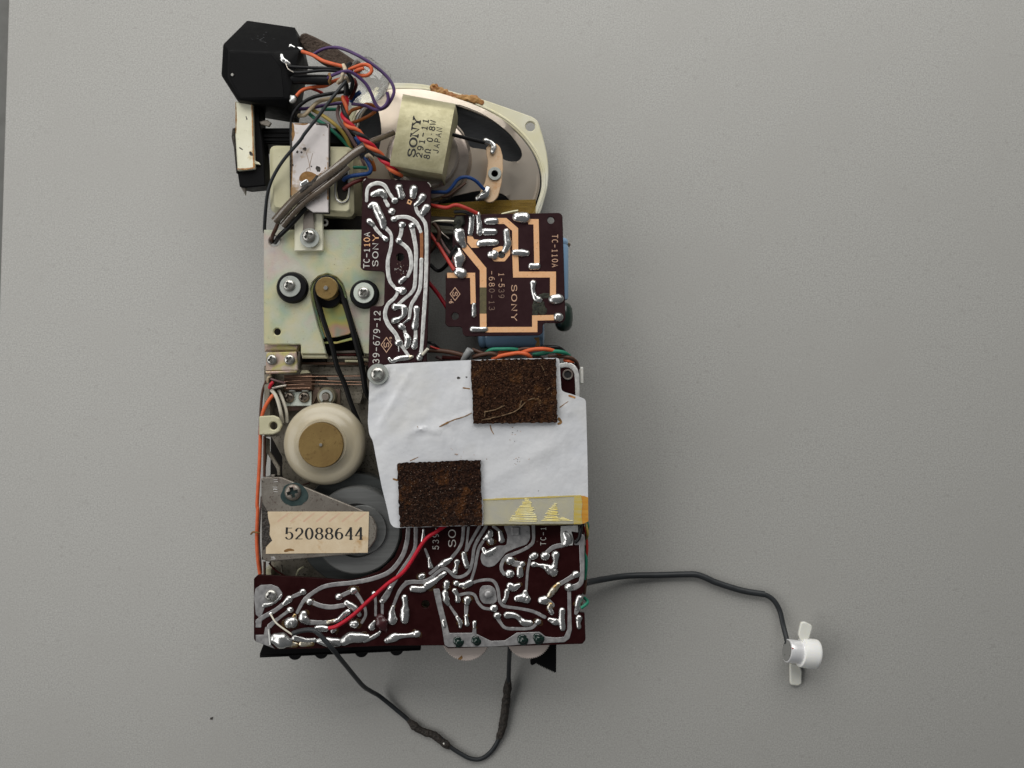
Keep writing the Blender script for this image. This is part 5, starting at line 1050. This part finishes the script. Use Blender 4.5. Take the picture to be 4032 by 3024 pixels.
# loom above the card
LZ = 33
W_('O', [(120, 250, 33), (300, 258, 33), (450, 280, 33), (640, 330, 33)], 19, 'brown', 'thick brown wire leading into the grey sleeve')
W_('O', [(320, 335, 31), (450, 345, 31), (600, 350, 31)], 15, 'maroon', 'reddish wire low beside the grey sleeve')
W_('O', [(130, 150, 32), (200, 165, 33), (260, 210, 32), (290, 240, 31)], 10, 'blackw', 'thin black wire at the end of the narrow board')
W_('O', [(170, 200, 34), (230, 225, 34), (290, 240, 33)], 8, 'redd', 'short red wire tip beside the narrow board')
W_('O', [(240, 330, 30), (330, 370, 30), (420, 385, 30)], 12, 'mauve', 'grey wire passing under the card near the narrow board')
W_('O', [(860, 290, 34), (930, 243, 35), (1060, 236, 35.5), (1180, 236, 35), (1300, 250, 33)], 15, 'green', 'green wire crossing behind the first orange wire above the card')
W_('O', [(1450, 310, 34), (1560, 292, 35), (1680, 265, 36), (1780, 268, 36), (1850, 285, 35), (1900, 318, 33)], 16, 'green', 'green wire bending down to the card corner')
W_('O', [(1000, 330, 33), (1040, 285, 34), (1120, 264, 34), (1200, 272, 33)], 15, 'orange', 'short orange wire bend above the card')
W_('O', [(940, 365, 35.5), (1040, 325, 36.5), (1160, 300, 37), (1280, 285, 37), (1370, 300, 37), (1412, 335, 36), (1425, 375, 34)], 17, 'orange', 'orange wire hooking down under the foam pad')
W_('O', [(1300, 285, 35), (1400, 250, 36.5), (1500, 235, 37), (1600, 236, 37), (1700, 255, 36), (1790, 300, 34)], 16, 'orange', 'orange wire arching between the two green wires')
W_('O', [(700, 335, 35), (800, 308, 36), (900, 290, 36.5), (970, 298, 36.5), (1010, 335, 35.5), (1020, 380, 33)], 17, 'brown', 'brown wire hooking down beside the grey sleeve')
W_('O', [(690, 240, 34), (740, 258, 34), (800, 280, 34), (860, 310, 33)], 15, 'brown', 'brown wire leaving the top of the grey sleeve')
W_('O', [(1180, 285, 33), (1280, 240, 34), (1380, 228, 34.5), (1450, 240, 34)], 12, 'brown', 'brown wire between the green and orange wires above the card')
W_('O', [(1420, 325, 34), (1500, 325, 34), (1570, 345, 33)], 12, 'mauve', 'grey-brown wire just above the foam pad')
W_('O', [(1640, 330, 33), (1760, 330, 34), (1860, 332, 34.5), (1940, 355, 34), (1990, 400, 32), (2010, 470, 29)], 15, 'brown', 'brown wire rounding the corner of the main board')
W_('O', [(1840, 370, 33), (1890, 385, 34), (1945, 402, 33)], 15, 'orange', 'orange wire tip at the corner of the main board')
W_('O', [(1560, 215, 28), (1680, 210, 30), (1770, 220, 30), (1830, 260, 28)], 16, 'blackw', 'black wire behind the green wire at the card corner')
gs = thing('grey_sleeve', 'short grey plastic sleeve standing out of the wires above the card', 'sleeve', pt('O', 645, 300, 30))
v, f = sweep([pt('O', 590, 380, 33), pt('O', 625, 310, 35.5), pt('O', 655, 262, 36.8), pt('O', 668, 240, 37)], [wd('X', 29, 36) / 2] * 4, 18); obj('tube', v, f, 'grey_s', gs, ang=50)
# left edge of the deck
wire('wire', [('G', 310, 470, 30), ('G', 255, 540, 31), ('G', 205, 640, 31.5), ('G', 183, 760, 31), ('G', 178, 900, 31.5), ('G', 168, 1150, 32), ('G', 148, 1500, 32), ('I', 205, 500, 32), ('I', 192, 850, 32), ('I', 205, 1100, 32), ('I', 232, 1300, 31)], 14.5, 'orange', 'long orange wire running down the left side of the deck')
wire('wire', [('G', 235, 355, 30), ('G', 205, 430, 29), ('G', 188, 540, 28), ('G', 178, 680, 28), ('G', 172, 860, 28)], 11, 'brown', 'brown wire outside the orange wire at the leaf switch')
wire('wire', [('G', 218, 870, 28), ('G', 218, 1050, 28), ('G', 215, 1250, 28)], 12, 'brown', 'brown wire between the orange wire and the cream flywheel')
wire('wire', [('I', 250, 330, 31), ('I', 235, 600, 31), ('I', 225, 900, 31), ('I', 255, 1290, 31)], 6, 'mauve', 'thin mauve wire beside the orange wire at the sticker')
wire('wire', [('I', 290, 1140, 28), ('I', 290, 1310, 28)], 11, 'brown', 'short brown wire below the flywheel bracket')
wire('wire', [('G', 280, 440, 30), ('G', 320, 490, 30.5), ('G', 350, 570, 30), ('G', 372, 670, 29), ('G', 382, 740, 27)], 14.5, 'white', 'cream wire curving down from the leaf switch to the tab')
wire('wire', [('G', 350, 440, 28), ('G', 390, 540, 28.5), ('G', 420, 640, 28), ('G', 428, 740, 26.5)], 13, 'white', 'cream wire nearer the cream flywheel below the leaf switch')
wire('wire', [('Q', 240, 640, 30), ('Q', 250, 560, 31), ('Q', 290, 540, 31), ('Q', 290, 500, 30)], 11, 'cream_w', 'stubby cream wire end beside the leaf switch')
wire('wire', [('Q', 290, 580, 31), ('Q', 400, 620, 31), ('Q', 540, 655, 30)], 9, 'mauve', 'grey wire soldered to the leaf switch')
wire('wire', [('Q', 330, 640, 31.5), ('Q', 290, 690, 32), ('Q', 270, 745, 31.5)], 14, 'red', 'short red wire tip at the leaf switch')
wire('wire', [('Q', 320, 750, 30), ('Q', 420, 720, 30), ('Q', 560, 695, 29.6)], 9, 'bare', 'bare tinned wire end at the leaf switch')
wire('wire', [('I', 120, 800, 31), ('I', 150, 772, 33.5), ('I', 190, 780, 34), ('I', 230, 785, 33)], 7, 'rust', 'brown thread tied round the orange wire', cat='thread', rough=.15)
# on the main board
wire('wire', [('J', 1015, 808, 36), ('J', 1080, 795, 36.4), ('J', 1150, 760, 37), ('J', 1300, 655, 37.6), ('J', 1500, 470, 38), ('J', 1700, 292, 38), ('J', 1900, 135, 38), ('K', 180, 255, 38), ('K', 300, 165, 37.5), ('K', 400, 95, 36.8), ('K', 520, 20, 36.5)], 16, 'red', 'bright red wire crossing the main board to the foam pad')
wire('wire', [('J', 340, 645, 35), ('J', 400, 740, 36.2), ('J', 480, 805, 36.4), ('J', 592, 882, 36.6)], 7, 'white', 'thin bare white wire near the corner of the main board')
wire('wire', [('K', 1700, 270, 35.5), ('K', 1735, 230, 36.5), ('K', 1752, 150, 36.5), ('K', 1755, 95, 35.5)], 14, 'blackw', 'black wire bending at the right edge of the main board')
wire('wire', [('K', 1795, 110, 28), ('K', 1812, 240, 29), ('K', 1815, 360, 29), ('K', 1800, 460, 28)], 12, 'redd', 'red wire along the right edge of the main board')
wire('wire', [('K', 1805, 80, 30), ('K', 1822, 180, 31), ('K', 1810, 235, 29)], 11, 'yellow', 'yellow wire at the right edge of the main board')
wire('wire', [('K', 1815, 60, 26), ('K', 1828, 110, 26), ('K', 1820, 160, 25)], 9, 'green', 'small green wire bend at the card edge')
wire('wire', [('K', 1790, 300, 28), ('K', 1806, 420, 29), ('K', 1806, 540, 29), ('K', 1792, 640, 28)], 12, 'green', 'green wire along the right edge of the main board')
wire('wire', [('K', 1800, 560, 27), ('K', 1800, 680, 27), ('K', 1790, 790, 26)], 12, 'brown', 'brown wire along the right edge of the main board')
wire('wire', [('K', 1760, 928, 35), ('K', 1800, 898, 35.2), ('K', 1824, 872, 33), ('K', 1812, 848, 30), ('K', 1790, 830, 28)], 13, 'green', 'green wire end poking out of the main board notch')
# grey cable looping below
gc = thing('screened_cable', 'dark grey cable soldered to the main board, hanging in a loop on the table', 'cable', pt('N', 900, 800, 0))
gp = [('J', 598, 868, 36.4), ('J', 690, 838, 36.8), ('J', 800, 826, 37.4), ('J', 870, 846, 38), ('J', 960, 935, 38), ('J', 1060, 1050, 37), ('J', 1200, 1222, 30), ('J', 1400, 1462, 16), ('J', 1500, 1535, 9), ('N', 550, 585, 3), ('N', 740, 740, 1.2), ('N', 900, 876, 1.2), ('N', 1050, 930, 1.2), ('N', 1150, 1015, 1.2), ('N', 1250, 1080, 1.2), ('N', 1335, 1122, 1.2), ('N', 1420, 1125, 1.2), ('N', 1500, 1072, 1.2), ('N', 1565, 980, 1.4), ('N', 1610, 850, 1.6), ('N', 1640, 650, 2), ('N', 1662, 450, 4), ('N', 1668, 300, 8), ('N', 1675, 160, 14), ('N', 1678, 60, 18)]
wire('jacket', gp, 19, 'greyw', parent=gc, sides=14)
def gum(pts, w):
    C = [Vector(c) for c in cr([tuple(pt(*p)) for p in pts], .0007)]; R = []
    for i, c in enumerate(C): R.append(max(.0004, wd('X', w, 0) / 2 * (1 + .3 * mnoise.noise(c * 500)) * min(1, .55 + .12 * i, .55 + .12 * (len(C) - 1 - i))))
    v, f = sweep(C, R, 16, .75, .10); return obj('gum', v, f, 'gum', gc, ang=70)
gum([('N', 790, 785, 1.3), ('N', 860, 850, 1.3), ('N', 930, 890, 1.3), ('N', 1010, 915, 1.3), ('N', 1070, 960, 1.3), ('N', 1160, 1030, 1.3)], 31)
gum([('N', 1664, 420, 4.3), ('N', 1650, 560, 3), ('N', 1640, 650, 2.2), ('N', 1625, 760, 1.9), ('N', 1605, 870, 1.7), ('N', 1575, 955, 1.5)], 31)
lathe('fleck', 'N', (1100, 995), [(.5, 2.9), (5, 2.9), (9, 2.4), (9, 1.6)], 'nylonw', gc, n=10)
# microphone
mc = thing('microphone', 'silver and white microphone capsule with two plastic tabs on a dark cable', 'microphone', pt('U', 750, 850, 0))
A_, B_ = pt('U', 478, 790, 8.0), pt('U', 1050, 862, 6.0); ax = (B_ - A_).normalized(); Lm = (B_ - A_).length
rc, rbm = wd('U', 222, 6), wd('U', 284, 6)
v, f = sweep([A_ + ax * Lm * s for s in (0, .012, .03, .2, .47)], [rc * k for k in (.93, .985, 1, 1, 1)], 40); obj('capsule', v, f, 'alu', mc, ang=35)
v, f = sweep([A_ - ax * Lm * .004, A_ + ax * Lm * .006], [rc * .9, rc * .9], 40); obj('back_plate', v, f, 'micface', mc, ang=35)
v, f = sweep([A_ + ax * Lm * s for s in (.44, .455, .6, .9, .96, .985, 1.0)], [rbm * k for k in (.85, .96, 1, 1, .985, .95, .88)], 40); obj('housing', v, f, 'whitep', mc, ang=35)
slab('tab', 'U', [(765, 640), (702, 485), (752, 250), (832, 236), (962, 306), (976, 370), (902, 600), (880, 660)], 8.0, 1.4, 'clearw', mc, bev=.4, rd=40)
slab('tab', 'U', [(540, 1040), (545, 1420), (572, 1458), (705, 1470), (768, 1436), (776, 1180), (720, 1060)], 1.9, 1.5, 'clearw', mc, bev=.4, rd=40)
bead('red_mark', 'U', [(575, 738, 14), (600, 745, 26)], 12.2, 'redd', mc, k=.05)
wire('sleeve', [('K', 1790, 690, 22), ('L', 130, 288, 14), ('L', 260, 262, 8), ('L', 450, 236, 3.5), ('L', 700, 230, 1.8), ('L', 900, 224, 1.8), ('L', 985, 226, 1.8), ('L', 1060, 250, 1.8), ('L', 1150, 290, 1.8), ('L', 1350, 352, 1.8), ('L', 1528, 382, 1.8)], 26, 'greyw', parent=mc, sides=14)
wire('cable', [('L', 1500, 374, 1.8), ('L', 1560, 398, 1.8), ('L', 1610, 440, 1.9), (('L'), 1650, 515, 2.1), ('L', 1675, 620, 3), ('L', 1695, 700, 4.5), ('L', 1712, 770, 6), ('L', 1722, 800, 6)], 20, 'greyw', parent=mc, sides=14)
# specks on the table
sp_ = slab('crumb', 'X', [(828, 2826), (838, 2824), (836, 2834), (826, 2833)], .25, .25, 'gum', None, bev=.05); tag(sp_, 'tiny dark crumb lying alone on the grey table', 'crumb')
